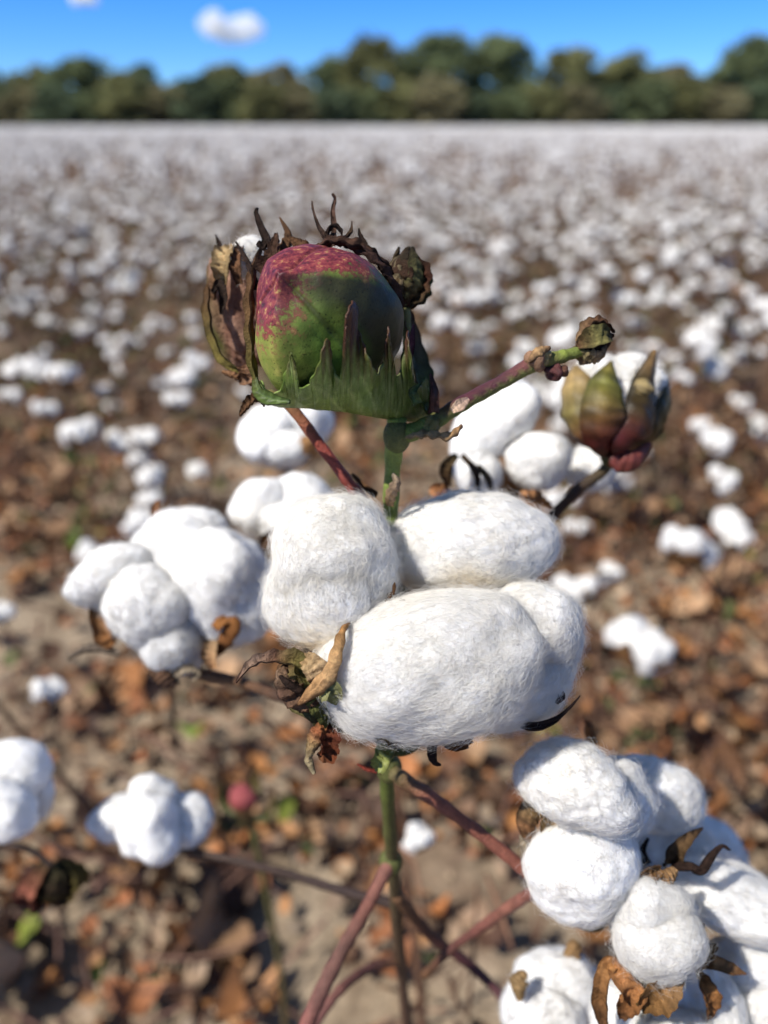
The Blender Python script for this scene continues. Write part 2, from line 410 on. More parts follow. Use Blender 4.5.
# upper right fruiting branch with nodes, bud at its end
def nodes(mb):
    for (px, py, d, r, c) in [(536, 362, .186, .0022, (.30, .17, .10)), (545, 356, .185, .0016, (.35, .28, .12)), (553, 371, .187, .0021, (.10, .03, .03)), (563, 371, .187, .0014, (.12, .05, .03)), (432, 424, .19, .0019, (.2, .18, .06))]:
        v, f = ico(2); mb.add(W(px, py, d) + v * r * (1 + .25 * Waves(int(px), [(4, 1, 5)])(v))[:, None], None, f, c)
    ribbon(mb, [W(405, 437, .192), W(425, 432, .189), (W(448, 434, .188)), W(462, 425, .189)], [.0005, .0016, .0014, .0003], CV(.2, .9, .3), [(.4, .28, .15), TAN, BROWN], camber=.6, wrinkle=.2)
    ribbon(mb, [W(452, 411, .187), W(460, 405, .186), W(468, 399, .187)], [.0006, .0015, .0004], TOV, [(.7, .5, .35), (.6, .4, .3)], camber=.3)
    ribbon(mb, [W(528, 362, .184), W(538, 350, .183), W(550, 347, .184)], [.0004, .0016, .0004], CV(-.2, .5, .8), [BROWN, TAN, BROWN], camber=.6)
branch([(398, 436, .194), (425, 427, .192), (460, 405, .190), (500, 383, .189), (535, 363, .187), (560, 357, .187), (585, 350, .188)],
       [.0025, .0022, .0019, .0017, .0019, .0015, .0013], [(.13, .20, .03), (.16, .20, .04), PURPLE, (.10, .03, .04), (.20, .07, .06), (.24, .30, .05), (.22, .27, .06)], extra=nodes, under=[(.15, .20, .04), (.15, .20, .04), (.17, .20, .05), (.20, .22, .06), (.24, .24, .07), (.24, .30, .05)])
# terminal bud: folded dry scales
def small_bud(c, r, seed, colors, fr, nsc=5, name='flower_bud', parent=plant, org=None):
    g = np.random.default_rng(seed); mb = MB(); v, f = ico(3)
    wv = Waves(seed, [(3, .12, 5), (8, .05, 6)])
    mb.add(c + (v * (1 + wv(v))[:, None] * np.array([r * .72, r * .72, r * .9])) @ fr, None, f, colors[0])
    for k in range(nsc):
        a = k * 6.283 / nsc + g.uniform(-.3, .3); side = np.array([math.cos(a), math.sin(a), 0])
        tip = g.uniform(-.15, .45)
        pts = [c + (side * r * .25 + np.array([0, 0, -r * .95])) @ fr, c + (side * r * .95 + np.array([0, 0, -r * .35])) @ fr,
               c + (side * r * .95 + np.array([0, 0, r * .35])) @ fr, c + (side * r * tip + np.array([0, 0, r * g.uniform(.85, 1.25)])) @ fr]
        ribbon(mb, pts, [r * .22, r * .62, r * .50, r * .08], side @ fr, [colors[1 + k % (len(colors) - 1)], colors[1 + (k + 1) % (len(colors) - 1)], colors[0]], camber=.35, thick=r * .035, wrinkle=.06, serr=.06)
    return part(name, mb, M_DRY, parent, org)
small_bud(W(594, 343, .188), .0043, 5, [(.05, .02, .015), (.40, .26, .14), (.20, .10, .05), (.30, .28, .10), (.52, .38, .22)], frame((CV(0, .5, .8), CV(-.2, .9, .3))) if False else np.stack([CV(0, .95, .3), CV(0, -.3, .95), CV(.97, .2, 0.1)]), 5)
small_bud(W(405, 280, .196), .0056, 6, [(.05, .035, .02), (.34, .24, .12), (.14, .05, .03), (.26, .25, .10), (.10, .05, .03), (.38, .30, .18)], np.stack([CV(.85, 0, 0) * .8, CV(0, 0, 1) * .8, CV(.05, .97, .15) * 1.2]), 7)
branch([(398, 420, .198), (404, 380, .199), (407, 345, .199), (405, 308, .197)], [.0016, .0012, .0011, .0013], [GREEN, (.16, .18, .05), (.25, .27, .10), OLIVE])

# ---- closed red and green boll
BC = (327, 324, .186)
bc = W(*BC); BS = .186 / FPX
ax = CV(-.38, .26, .88)
z_ = ax; x_ = unit(np.cross([0.0, 0.0, 1.0], z_)); y_ = np.cross(z_, x_); BF = np.stack([x_, y_, z_])
v, f = ico(6)
ang = np.arctan2(v[:, 1], v[:, 0]); rho = np.hypot(v[:, 0], v[:, 1])
A0 = R(28)
aa = np.abs(np.sin(1.5 * (ang - A0)))            # 0 on the three ridges, 1 mid-face
grv = np.exp(-(aa * np.maximum(rho, .1) / .10) ** 2)
rk = np.sqrt(np.clip(rho * 1.3, 0, 1))
loc = v * (1 + (.085 * (1 - aa) - .050 * aa ** 2) * rk + Waves(3, [(3, .022, 5), (9, .008, 8), (24, .003, 8)])(v))[:, None]
sut = np.exp(-((1 - aa) * rho / .0035) ** 2) * (rho > .05); loc = loc * (1 - .022 * sut)[:, None]
loc = loc * np.array([72 * BS, 76 * BS, 84 * BS])
loc[:, 2] += .0022 * np.exp(-(rho / .14) ** 2) * (v[:, 2] > 0)
bv = bc + loc @ BF
# pigment: blush where the fruit faces up
lx = (bv - bc) @ RGT / (74 * BS); ly = (bv - bc) @ UPV / (80 * BS)
blush = np.clip(.42 + .80 * ly - .34 * lx + .1 * Waves(9, [(5, 1, 6)])(v), 0, 1)
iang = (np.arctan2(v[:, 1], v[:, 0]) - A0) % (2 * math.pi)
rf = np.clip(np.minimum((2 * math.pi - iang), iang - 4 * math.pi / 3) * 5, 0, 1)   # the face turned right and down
shade_streak = np.clip(rf * (.50 + .25 * lx) + np.clip(lx - .25, 0, 1) * 1.1 + .18 * rf * Waves(10, [(6, 1, 5)])(v), 0, .93) * np.clip(1.1 - np.abs(ly) * .3, 0, 1)  # shade of the right side painted into the skin, with some dark streaking
shade_streak = np.clip(shade_streak + .30 * sut, 0, .95)
yel = np.clip(1.1 * np.exp(-(rho / .30) ** 2) + .55 * grv * (rho < .9) + np.clip(-lx - .05, 0, 1) * .8, 0, 1)
mb = MB(); mb.add(bv, None, f, np.stack([np.clip(blush - .28 * shade_streak, 0, 1), yel, shade_streak], 1))
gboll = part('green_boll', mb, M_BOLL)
def boll_depth(px, py, off):
    """distance of a sheet lying off metres outside the boll at this direction, easing back beyond its outline"""
    rx = (px - BC[0]) / 78.0; ry = (py - BC[1]) / 84.0; q = rx * rx + ry * ry
    return BC[2] - off - 84 * BS * (math.sqrt(max(0.0, 1 - q)) if q < .93 else .2646 - (q - .93) * .45)
# front bract: toothed sheet
top = [(258, 392), (262, 380), (266, 392), (276, 394), (283, 388), (288, 372), (292, 358), (295, 352), (298, 372), (304, 388), (312, 384), (318, 372), (324, 352), (329, 338), (332, 352), (335, 374), (341, 380), (344, 350), (345, 322), (346, 308), (351, 300), (354, 306), (352, 320), (357, 336), (364, 352), (370, 368), (376, 374),
       (381, 360), (385, 344), (387, 326), (390, 340), (393, 362), (397, 378), (402, 370), (406, 350), (410, 330), (412, 345), (414, 368), (419, 384), (424, 386), (428, 376), (431, 388), (434, 406)]
bot = [(258, 400), (280, 406), (309, 407), (348, 411), (375, 416), (400, 420), (420, 421), (434, 412)]
nc = 260; tp = interp(np.array(top, float), nc)
bt = interp(np.array(bot, float), nc)
tp[:, 0] += 1.6 * np.sin(np.arange(nc) * .9) * np.sin(np.arange(nc) * .37); bx = np.interp(tp[:, 0], [258, 434], [258, 434]); by = np.interp(bx, [p[0] for p in bot], [p[1] for p in bot])
nv = 16; grid = []; cols = []
for i in range(nc):
    u = i / (nc - 1)
    for j in range(nv):
        s = j / (nv - 1)
        px = bx[i] * (1 - s) + tp[i, 0] * s + 3 * math.sin(s * 3 + u * 9) * s; py = (by[i] + 1) * (1 - s) + tp[i, 1] * s
        off = .0012 + .0026 * s * s * (0.5 + .5 * math.sin(u * 31)) + .0008 * math.sin(u * 60 + s * 4) * s
        off += .0028 * s ** 4 * math.sin(u * 44 + 1) * (tp[i, 1] < 372)
        if s < .15: off -= .0035 * (1 - s / .15)
        grid.append(W(px, py, boll_depth(px, py, off)))
        hgt = (410 - py) / 100.0
        va = math.atan2(455 - py, px - 392); vein = .5 + .5 * math.cos(va * 26 + .6 * math.sin(py * .13))
        vn = max(.8 * vein ** 16, .45 * (.5 + .5 * math.cos((math.hypot(px - 392, py - 455) - 9 * vein) * .75)) ** 8); g0 = np.array((.12, .185, .035)) * (1 - vn) + np.array((.27, .34, .12)) * vn; g0 = g0 * (2.0 - .9 * u)  # sunlight painted in: green brighter to the left, dimmer to the right
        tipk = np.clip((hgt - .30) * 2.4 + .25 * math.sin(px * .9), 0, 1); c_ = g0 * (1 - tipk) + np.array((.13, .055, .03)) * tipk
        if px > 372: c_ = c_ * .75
        cols.append(c_)
grid = np.array(grid); cols = np.array(cols)
i, j = np.meshgrid(np.arange(nc - 1), np.arange(nv - 1), indexing='ij')
q = np.stack([i * nv + j, (i + 1) * nv + j, (i + 1) * nv + j + 1, i * nv + j + 1], -1).reshape(-1, 4)
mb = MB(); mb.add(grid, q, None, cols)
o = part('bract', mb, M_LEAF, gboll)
sm = o.modifiers.new('s', 'SOLIDIFY'); sm.thickness = .00035; sm.offset = 0
o['label'] = 'green veined bract with long teeth'
# dried bract along the left edge and its teeth
mb = MB()
ribbon(mb, [W(262, 400, .188), W(254, 360, .183), W(252, 315, .182), (W(254, 275, .184)), W(262, 248, .188)], [.0006, .0012, .0014, .0013, .0006], CV(-.8, 0, .6),
       [(.20, .22, .05), (.22, .17, .05), (.18, .10, .04), BROWN, DARK], camber=.5, wrinkle=.12, serr=.12)
for P, wv_, c_ in [
    ([(262, 250, .186), (268, 243, .187), (262, 228, .188), (257, 214, .19), (258, 208, .19)], [.0014, .0011, .0008, .0005, .0002], DARK),
    ([(277, 258, .186), (284, 243, .187), (287, 232, .188), (280, 218, .19)], [.0018, .0015, .0008, .0002], BROWN),
    ([(254, 290, .184), (250, 270, .185), (243, 254, .187), (236, 242, .188)], [.0012, .0008, .0005, .0002], DARK),
    ([(306, 252, .182), (299, 246, .185), (290, 238, .187)], [.0018, .0012, .0003], BROWN),
    ([(262, 275, .183), (272, 262, .182), (276, 246, .184), (277, 234, .186)], [.0022, .002, .0012, .0003], (.10, .05, .03)),
    ([(262, 398, .184), (252, 402, .182), (245, 410, .181), (240, 416, .18)], [.0014, .0012, .0008, .0002], BROWN),
    ([(264, 402, .184), (256, 396, .182), (254, 392, .183)], [.0012, .0008, .0002], BROWN),
]:
    ribbon(mb, [W(*p) for p in P], wv_, CV(-.3, .3, .9), c_, camber=.6, wrinkle=.15)
o = part('bract', mb, M_DRY, gboll); o['label'] = 'dry brown bract with curled teeth at the edge'
# withered crest on top: curled calyx teeth
mb = MB()
for P, wv_, c_ in [
    ([(330, 247, .186), (326, 240, .185), (318, 226, .185), (313, 210, .186), (312, 202, .187)], [.0014, .0010, .0006, .0004, .0002], (.12, .07, .05)),
    ([(332, 246, .186), (334, 230, .186), (333, 212, .187), (335, 200, .188), (332, 194, .188)], [.0014, .0010, .0007, .0005, .0002], (.13, .07, .05)),
    ([(331, 246, .186), (328, 234, .185), (334, 226, .184), (341, 232, .184), (342, 238, .184)], [.0012, .0008, .0006, .0005, .0002], DARK),
    ([(340, 246, .186), (344, 240, .185), (351, 232, .185), (352, 222, .186)], [.0012, .0008, .0006, .0002], (.12, .07, .04)),
    ([(372, 258, .186), (366, 248, .186), (360, 236, .187), (359, 229, .188)], [.0016, .0010, .0008, .0003], DARK),
    ([(315, 250, .183), (330, 243, .181), (350, 246, .181), (372, 256, .183), (392, 274, .187)], [.0006, .0011, .0015, .0015, .0008], (.11, .055, .035)),
    ([(345, 243, .182), (365, 250, .181), (385, 266, .183), (398, 290, .187), (402, 312, .19)], [.0007, .0014, .0018, .0016, .0007], (.08, .04, .03)),
    ([(398, 300, .19), (392, 280, .188), (380, 262, .186), (366, 248, .186)], [.0006, .0011, .0011, .0004], (.20, .10, .06)),
]:
    ribbon(mb, [W(*p) for p in P], [q_ * (.62 if P[0][0] > 325 and P[-1][1] < 240 or P[0][0] == 330 else 1) for q_ in wv_], CV(0, .7, .7), c_, camber=.5, wrinkle=.2, serr=.2)
o = part('calyx', mb, M_DRY, gboll); o['label'] = 'withered dark crest of curled teeth'
# right-hand bract behind
mb = MB()
ribbon(mb, [W(256, 380, .180), W(260, 393, .176), W(272, 400, .173), W(290, 402, .171)], [.0006, .0012, .0015, .0004], CV(-.4, .2, .9), [(.14, .16, .05), (.11, .17, .035), (.10, .16, .035)], camber=-.6, wrinkle=.1, serr=.2, k=9)
ribbon(mb, [W(428, 414, .192), W(420, 380, .196), W(412, 340, .198), W(402, 300, .198)], [.0015, .0026, .0022, .0006], CV(.6, 0, .8), [(.10, .15, .04), (.07, .10, .03), (.10, .06, .03), BROWN], camber=.4, wrinkle=.08, serr=.1)
ribbon(mb, [W(405, 366, .186), W(410, 345, .185), W(413, 325, .187)], [.0012, .0009, .0002], CV(.3, 0, .9), (.14, .03, .04), camber=.5)
ribbon(mb, [W(432, 412, .188), W(433, 392, .186), W(430, 374, .187)], [.0014, .0010, .0002], CV(.3, 0, .9), (.09, .035, .03), camber=.5)
ribbon(mb, [W(416, 404, .184), W(412, 392, .183), W(419, 384, .184)], [.0012, .0010, .0003], CV(.3, 0, .9), (.07, .12, .03), camber=.5)
part('bract', mb, M_LEAF, gboll)

# ---- withered half open boll behind on the left, on its red stalk
mb = MB(); v, f = ico(5); c0 = W(240, 312, .215); s0 = .215 / FPX
wv = Waves(21, [(3, .05, 5), (8, .035, 8), (20, .015, 8), (45, .008, 10)])
fr0 = imgframe(8)
pv = c0 + (v * (1 + wv(v))[:, None] * np.array([32, 60, 30]) * s0) @ fr0
n5 = np.clip(Waves(22, [(5, .8, 6), (14, .5, 8)])(v)[:, None] * .5 + .5, 0, 1); n6 = np.clip(-v[:, 0:1] * 1.2 - .5 + .3 * Waves(23, [(6, 1, 6)])(v)[:, None], 0, 1)
cw = np.array((.56, .33, .23)) * n5 + np.array((.34, .17, .11)) * (1 - n5); cw = cw * (1 - n6) + np.array((.13, .12, .03)) * n6
mb.add(pv, None, f, cw)
for P, wv_, c_, h in [
    ([(244, 374, .200), (222, 358, .199), (210, 325, .201), (209, 292, .204), (215, 272, .208)], [.0005, .0012, .0013, .0010, .0003], [(.22, .18, .05), (.24, .19, .05), (.16, .09, .04), BROWN], CV(-.6, 0, .8)),
    ([(213, 300, .203), (212, 282, .201), (216, 266, .202), (222, 256, .206)], [.0005, .0012, .0010, .0003], [BROWN, (.30, .17, .09), DARK], CV(-.5, 0, .8)),
    ([(224, 286, .200), (222, 268, .197), (225, 255, .198), (233, 246, .203)], [.0008, .0026, .0024, .0005], [(.50, .34, .15), (.70, .50, .25), (.60, .42, .22)], CV(-.1, .1, 1)),
    ([(240, 284, .198), (236, 266, .196), (240, 250, .199), (246, 242, .203)], [.0008, .0014, .0010, .0003], [BROWN, (.25, .12, .06), DARK], CV(-.1, .1, 1)),
    ([(224, 262, .21), (220, 246, .211), (216, 235, .212)], [.0010, .0006, .0002], DARK, TOV),
    ([(213, 292, .200), (220, 284, .198), (224, 298, .198), (221, 314, .200)], [.0005, .0010, .0010, .0003], (.05, .03, .02), TOV),
    ([(222, 372, .199), (236, 378, .199), (248, 384, .202)], [.0003, .0012, .0016], (.42, .22, .11), CV(0, .6, .8)),
    ([(246, 366, .199), (250, 378, .198), (240, 384, .199)], [.0020, .0020, .0004], (.50, .28, .16), CV(0, .2, 1)),
]:
    ribbon(mb, [W(*p) for p in P], wv_, h, c_, camber=.5, wrinkle=.15, serr=.12)
wb = part('half_open_boll', mb, M_DRY); wb['label'] = 'withered brown boll with a tuft of lint'
part('lock', plock((249, 258, .203), (21, 19), 80, 31, nfib=900, flen=.006, sub=4), M_COTTON, wb)
branch([(268, 392, .20), (290, 406, .199), (320, 445, .200), (345, 478, .202), (366, 508, .205), (388, 560, .208)], [.0011, .0014, .0014, .0015, .0018, .0018], [OLIVE, (.28, .13, .05), RED, (.33, .07, .05), (.25, .06, .03), GREEN])

# ---- the main open boll
mb = MB()
bb = W(415, 700, .190)
def carpel(mb, P, wid, h, c_, camber=.55, wrinkle=.06, serr=.05, thick=.0005): ribbon(mb, [W(*p) for p in P], wid, h, c_, camber=camber, wrinkle=wrinkle, serr=serr, thick=thick)
carpel(mb, [(395, 742, .200), (362, 722, .191), (330, 702, .184), (302, 680, .182), (280, 664, .185)], [.002, .0050, .0062, .0050, .001], CV(-.3, .8, .4), [(.10, .12, .03), (.12, .13, .035), (.16, .13, .05), (.26, .22, .08), BROWN])
carpel(mb, [(402, 738, .206), (440, 718, .202), (480, 706, .200), (515, 695, .200)], [.002, .0035, .0036, .001], CV(.2, .9, .3), [(.10, .12, .03), (.12, .09, .03), BROWN, DARK, DARK])
carpel(mb, [(402, 738, .208), (440, 690, .215), (480, 640, .222), (510, 590, .222)], [.002, .008, .009, .001], CV(.1, .2, -1), [BROWN, BROWN, DARK])
carpel(mb, [(396, 738, .208), (360, 690, .215), (330, 640, .218), (310, 600, .215)], [.002, .008, .009, .001], CV(-.1, .2, -1), [BROWN, BROWN, DARK])
for (px, py, d, r) in [(398, 738, .206, .0048)]:
    v, f = ico(4); mb.add(W(px, py, d) + v * np.array([r * 1.2, r, r * .8]) * (1 + .08 * Waves(77, [(5, 1, 6)])(v))[:, None], None, f, (.09, .10, .03))
hero = part('open_boll', mb, M_DRY); hero['label'] = 'large open boll with four white fluffy locks in sharp focus'
FINE = dict(sub=6, flen=.0050, frad=2.6e-5, lift=.0007, fly=.30, amp=1.0)
yl = W(322, 640, .178)
def st1(sc): return sc
L1 = MB(); s_ = .189 / FPX
lock(L1, W(341, 563, .189), (64 * s_, 64 * s_, 58 * s_), imgframe(75), 101, nfib=11475, stain=[(W(325, 650, .182), .007, (1.0, .88, .68))], **FINE)
lock(L1, W(320, 594, .187), (56 * s_, 54 * s_, 50 * s_), imgframe(-60), 102, nfib=7267, stain=[(W(325, 650, .182), .007, (1.0, .88, .68))], **FINE)
part('lock', L1, M_COTTON, hero)
L2 = plock((474, 550, .203), (80, 57), -8, 103, depth_r=62, nfib=13005, stain=[(W(470, 592, .19), .006, (.98, .9, .75))], **FINE); part('lock', L2, M_COTTON, hero)
L3 = plock((437, 668, .181), (104, 75), 12, 104, depth_r=68, nfib=19890, **FINE); part('lock', L3, M_COTTON, hero)
s_ = .193 / FPX; L4 = MB()
lock(L4, W(534, 628, .194), (52 * s_, 52 * s_, 50 * s_), imgframe(60), 105, nfib=8415, **FINE)
lock(L4, W(522, 672, .194), (62 * s_, 46 * s_, 48 * s_), imgframe(55), 106, nfib=8415, **FINE)
part('lock', L4, M_COTTON, hero)
# curled tan carpel tips and withered bracts around it
mb = MB()
carpel(mb, [(352, 620, .180), (340, 630, .172), (333, 650, .168), (326, 672, .167), (312, 688, .168), (298, 704, .170)], [.0003, .0010, .0016, .0019, .0018, .0005], CV(-.6, .1, .8),
       [(.22, .11, .05), (.52, .27, .10), (.72, .44, .20), (.74, .46, .22), (.62, .36, .16), (.35, .18, .08)], camber=.9, thick=.00015, wrinkle=.12)
carpel(mb, [(304, 658, .178), (312, 664, .173), (320, 674, .172), (326, 688, .175)], [.0008, .0024, .0028, .0010], CV(-.1, .2, 1), [(.60, .38, .18), (.66, .46, .24), (.60, .42, .25), (.4, .3, .15)], camber=.25, wrinkle=.10)
o = part('carpel', mb, M_DRY, hero); o['label'] = 'curled tan carpel tip between the locks'
mb = MB()
carpel(mb, [(310, 684, .176), (296, 664, .176), (275, 660, .175), (258, 662, .174), (246, 670, .173), (236, 683, .172)], [.0016, .0022, .0019, .0012, .0007, .0002], CV(-.1, .7, .6), [(.30, .28, .10), (.30, .25, .08), (.25, .13, .08), (.40, .27, .20), (.38, .25, .18), (.2, .1, .07)], wrinkle=.16, serr=.15, thick=.0002)
carpel(mb, [(318, 706, .176), (300, 700, .173), (285, 690, .172), (280, 675, .173), (286, 664, .175)], [.0020, .0026, .0024, .0020, .0006], CV(-.3, .2, .9), [(.2, .1, .05), (.30, .17, .10), (.22, .12, .08), (.34, .22, .14), BROWN], wrinkle=.18, serr=.18, thick=.0002)
carpel(mb, [(310, 700, .173), (300, 692, .171), (288, 684, .170), (280, 676, .171)], [.0006, .0009, .0008, .0003], CV(-.3, .2, .9), DARK)
carpel(mb, [(335, 716, .178), (322, 700, .176), (312, 684, .176), (305, 668, .178)], [.0026, .0030, .0024, .0008], CV(-.3, .3, .9), [(.10, .10, .03), (.16, .17, .05), (.25, .22, .08), BROWN], wrinkle=.1)
carpel(mb, [(322, 694, .170), (330, 690, .169), (338, 700, .171)], [.0012, .0022, .0008], CV(0, .2, 1), [(.45, .45, .22), (.38, .38, .15)])
part('bract', mb, M_DRY, hero)
mb = MB()
carpel(mb, [(326, 722, .178), (318, 732, .177), (312, 745, .177), (308, 760, .178), (314, 774, .178)], [.0010, .0017, .0015, .0010, .0003], CV(-.2, 0, 1), [ORANGE, (.45, .16, .07), (.42, .28, .13), (.48, .38, .22), (.40, .33, .2)], wrinkle=.2, serr=.25, thick=.0002)
carpel(mb, [(324, 724, .179), (328, 738, .178), (326, 752, .179), (318, 756, .179)], [.0012, .0020, .0020, .0006], CV(.4, 0, .9), [(.3, .12, .06), (.22, .06, .03), (.28, .08, .03), BROWN], wrinkle=.2, serr=.2, thick=.0002)
carpel(mb, [(327, 716, .180), (325, 724, .179)], [.0008, .0010], TOV, OLIVE)
o = part('bract', mb, M_DRY, hero); o['label'] = 'small withered bract hanging below the boll'
mb = MB()
carpel(mb, [(490, 712, .200), (530, 724, .188), (556, 718, .185), (570, 707, .185), (580, 696, .186)], [.0005, .0005, .0004, .0003, .0001], CV(0, .6, .8), (.035, .02, .018))
carpel(mb, [(490, 714, .200), (530, 729, .188), (552, 724, .186), (566, 713, .187)], [.0004, .0004, .0003, .0001], CV(0, .6, .8), (.04, .022, .018))
carpel(mb, [(554, 690, .188), (560, 696, .187), (556, 703, .187)], [.0003, .0009, .0003], CV(.2, .3, .9), (.09, .04, .03), wrinkle=.2)
carpel(mb, [(442, 735, .186), (455, 738, .183), (468, 734, .186)], [.0014, .0030, .0010], CV(0, .3, 1), [(.10, .05, .02), (.26, .12, .05), (.35, .18, .08)], wrinkle=.2)
carpel(mb, [(431, 742, .185), (431, 755, .184), (435, 763, .184), (441, 765, .184)], [.0012, .0010, .0006, .0001], CV(-.5, .1, .9), DARK)
carpel(mb, [(372, 728, .18), (386, 732, .178), (398, 740, .182)], [.0014, .0030, .0010], CV(0, .6, .8), [(.24, .24, .12), (.14, .10, .05), (.36, .22, .12)], wrinkle=.2, serr=.2)
carpel(mb, [(345, 716, .178), (360, 722, .177), (376, 732, .179)], [.0010, .0018, .0008], CV(0, .6, .8), [(.05, .03, .02), (.09, .06, .03)], wrinkle=.2, serr=.2)
carpel(mb, [(358, 764, .2), (368, 770, .198), (382, 772, .197)], [.0002, .0004, .0005], TOV, RED)
part('bract', mb, M_DRY, hero)
mb = MB()
carpel(mb, [(391, 746, .192), (386, 752, .189), (382, 762, .188), (376, 768, .19)], [.0008, .0022, .0020, .0005], CV(-.2, .2, 1), [(.24, .26, .06), (.38, .42, .12), (.30, .34, .08)], wrinkle=.12, serr=.15)
carpel(mb, [(440, 690, .175)] * 2, [.0001, .0001], TOV, DARK) if False else None
o = part('leaf', mb, M_LEAF, plant); o['label'] = 'tiny curled yellow green leaf under the boll'
# brown flecks in the crease of the boll
mb = MB()
for k in range(14):
    p = W(393 + rng.uniform(-8, 8), 598 + rng.uniform(-6, 6), .182 + rng.uniform(-.001, .003)); q_ = p + rng.normal(size=3) * .0016
    ribbon(mb, [p, (p + q_) / 2 + rng.normal(size=3) * .0004, q_], [.0002, .0005, .0001], TOV, BROWN, n=6, k=3, thick=.0001)
part('bract', mb, M_DRY, hero)
# dry curled bits by the upper stem
mb = MB()
carpel(mb, [(391, 505, .196), (393, 495, .192), (397, 482, .190), (393, 474, .191)], [.0010, .0014, .0010, .0003], CV(.4, 0, .9), [TAN, (.55, .38, .24), PALE], wrinkle=.2)
carpel(mb, [(352, 475, .21), (365, 488, .208), (376, 496, .206)], [.0003, .0007, .0009], CV(.4, 0, .9), BROWN)
part('leaf', mb, M_DRY, plant)

def boll_mesh_data(mb, c, r, seed, sub=3, z=(0, 0, 1), cotton=True, bur=True):
    g = np.random.default_rng(seed)
    k = g.integers(5, 8); a0 = g.uniform(0, 6.28); v, f = ico(sub)
    for q in range(k):
        a = a0 + 6.283 * q / k + g.uniform(-.25, .25); off = np.array([math.cos(a), math.sin(a), g.uniform(-.25, .35)]) * r * g.uniform(.35, .68)
        rr = r * g.uniform(.34, .58) * np.array([1, 1, g.uniform(.85, 1.1)])
        wv = Waves(seed * 7 + q, [(3, .15, 5), (8, .07, 6)])
        mb.add(c + off + v * (1 + wv(v))[:, None] * rr, None, f, (1, 1, 1))
# ---- generic smaller boll by picture positions
def burr(mb, c, r, n, seed, up, cols_=None):
    """open dry bur: n pointed carpels spreading from the base"""
    g = np.random.default_rng(seed); z = unit(np.asarray(up, float)); x = unit(np.cross(z, [.2, .9, .3])); y = np.cross(z, x)
    for k in range(n):
        a = 6.283 * k / n + g.uniform(-.2, .2); s = x * math.cos(a) + y * math.sin(a)
        c1 = np.array(cols_[k % len(cols_)]) if cols_ else np.array((.30, .15, .06)) * g.uniform(.6, 1.5)
        tip = g.uniform(.15, .55)
        P = [c - z * r * .75, c - z * r * .55 + s * r * .55, c + z * r * (-.15) + s * r * .98, c + z * r * tip + s * r * g.uniform(1.05, 1.3)]
        ribbon(mb, P, [r * .2, r * .50, r * .42, r * .04], -s * .7 + z * .4, [c1 * .5, c1, c1 * 1.2, c1 * .6], camber=-.35, wrinkle=.05, thick=r * .02, n=12, k=5)

def soft_boll(name, locks, seed, bur=None, extra=None, parent=plant, org=None, label=None, fib=1900, sub=4, **kw):
    mb = MB()
    if bur:
        px, py, d, r, upd = bur; burr(mb, W(px, py, d), r, 4, seed, upd)
    if not bur:
        px, py, d = np.mean([l[0] for l in locks], 0); burr(mb, W(px, py + 14, d + .012), .010, 4, seed, CV(0, 1, -.2))
    b = part(name, mb, M_DRY, parent, org)
    if label: b['label'] = label
    for P, wid, h, c_ in (extra or []):
        m3 = MB(); ribbon(m3, [W(*p) for p in P], wid, h, c_, camber=.5, wrinkle=.1, serr=.08, thick=.0004); part('bract', m3, M_DRY, b, org)
    fr_ = kw.pop('frad', 3.2e-5)
    for k, (ctr, rp, deg) in enumerate(locks):
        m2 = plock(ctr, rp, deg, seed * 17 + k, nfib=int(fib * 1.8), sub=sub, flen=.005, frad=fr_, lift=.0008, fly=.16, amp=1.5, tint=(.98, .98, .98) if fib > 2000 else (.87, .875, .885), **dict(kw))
        part('lock', m2, M_COTTON, b, org)
    return b

# left cluster
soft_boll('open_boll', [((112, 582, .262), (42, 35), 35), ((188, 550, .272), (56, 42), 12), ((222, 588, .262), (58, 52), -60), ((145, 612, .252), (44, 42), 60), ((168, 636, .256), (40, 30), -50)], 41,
          bur=(175, 640, .27, .014, CV(0, .9, -.3)), extra=[
    ([(205, 622, .255), (218, 620, .250), (228, 626, .250), (222, 640, .252), (214, 655, .254)], [.001, .0030, .0034, .0030, .001], CV(-.2, .5, .8), [ORANGE, (.60, .26, .08), (.40, .16, .05), BROWN]),
    ([(212, 640, .251), (210, 655, .25), (214, 668, .251)], [.002, .0024, .001], TOV, [(.62, .42, .24), (.55, .3, .14)]),
    ([(104, 624, .262), (100, 605, .26), (106, 636, .262), (116, 640, .264)], [.001, .003, .003, .001], TOV, [(.45, .26, .12), ORANGE]),
    ([(120, 655, .262), (98, 650, .262), (82, 652, .262), (68, 660, .262)], [.0008, .0014, .0014, .0004], CV(0, .8, .5), [(.35, .28, .22), (.28, .22, .17)]),
    ([(158, 500, .285), (156, 510, .285), (159, 528, .285)], [.0006, .0018, .002], TOV, [ORANGE, (.55, .25, .12)]),
    ([(178, 684, .252), (176, 674, .25), (188, 668, .249), (198, 672, .249), (192, 680, .25)], [.0008, .0012, .0012, .0010, .0004], TOV, PALE),
    ([(150, 668, .25), (162, 678, .248), (176, 686, .25)], [.002, .003, .001], TOV, [BROWN, (.22, .13, .09)]),
], label='fluffy open boll of five locks left of the sharp one')
for P, c_ in [([(140, 640, .246), (150, 655, .243), (160, 668, .243)], (1, 1, 1))]:
    pass
branch([(386, 715, .214), (340, 712, .228), (290, 700, .245), (240, 682, .262), (190, 672, .272)], [.0020, .0018, .0018, .0018, .002], [(.08, .05, .03), DARK, (.06, .03, .02), BROWN, BROWN])
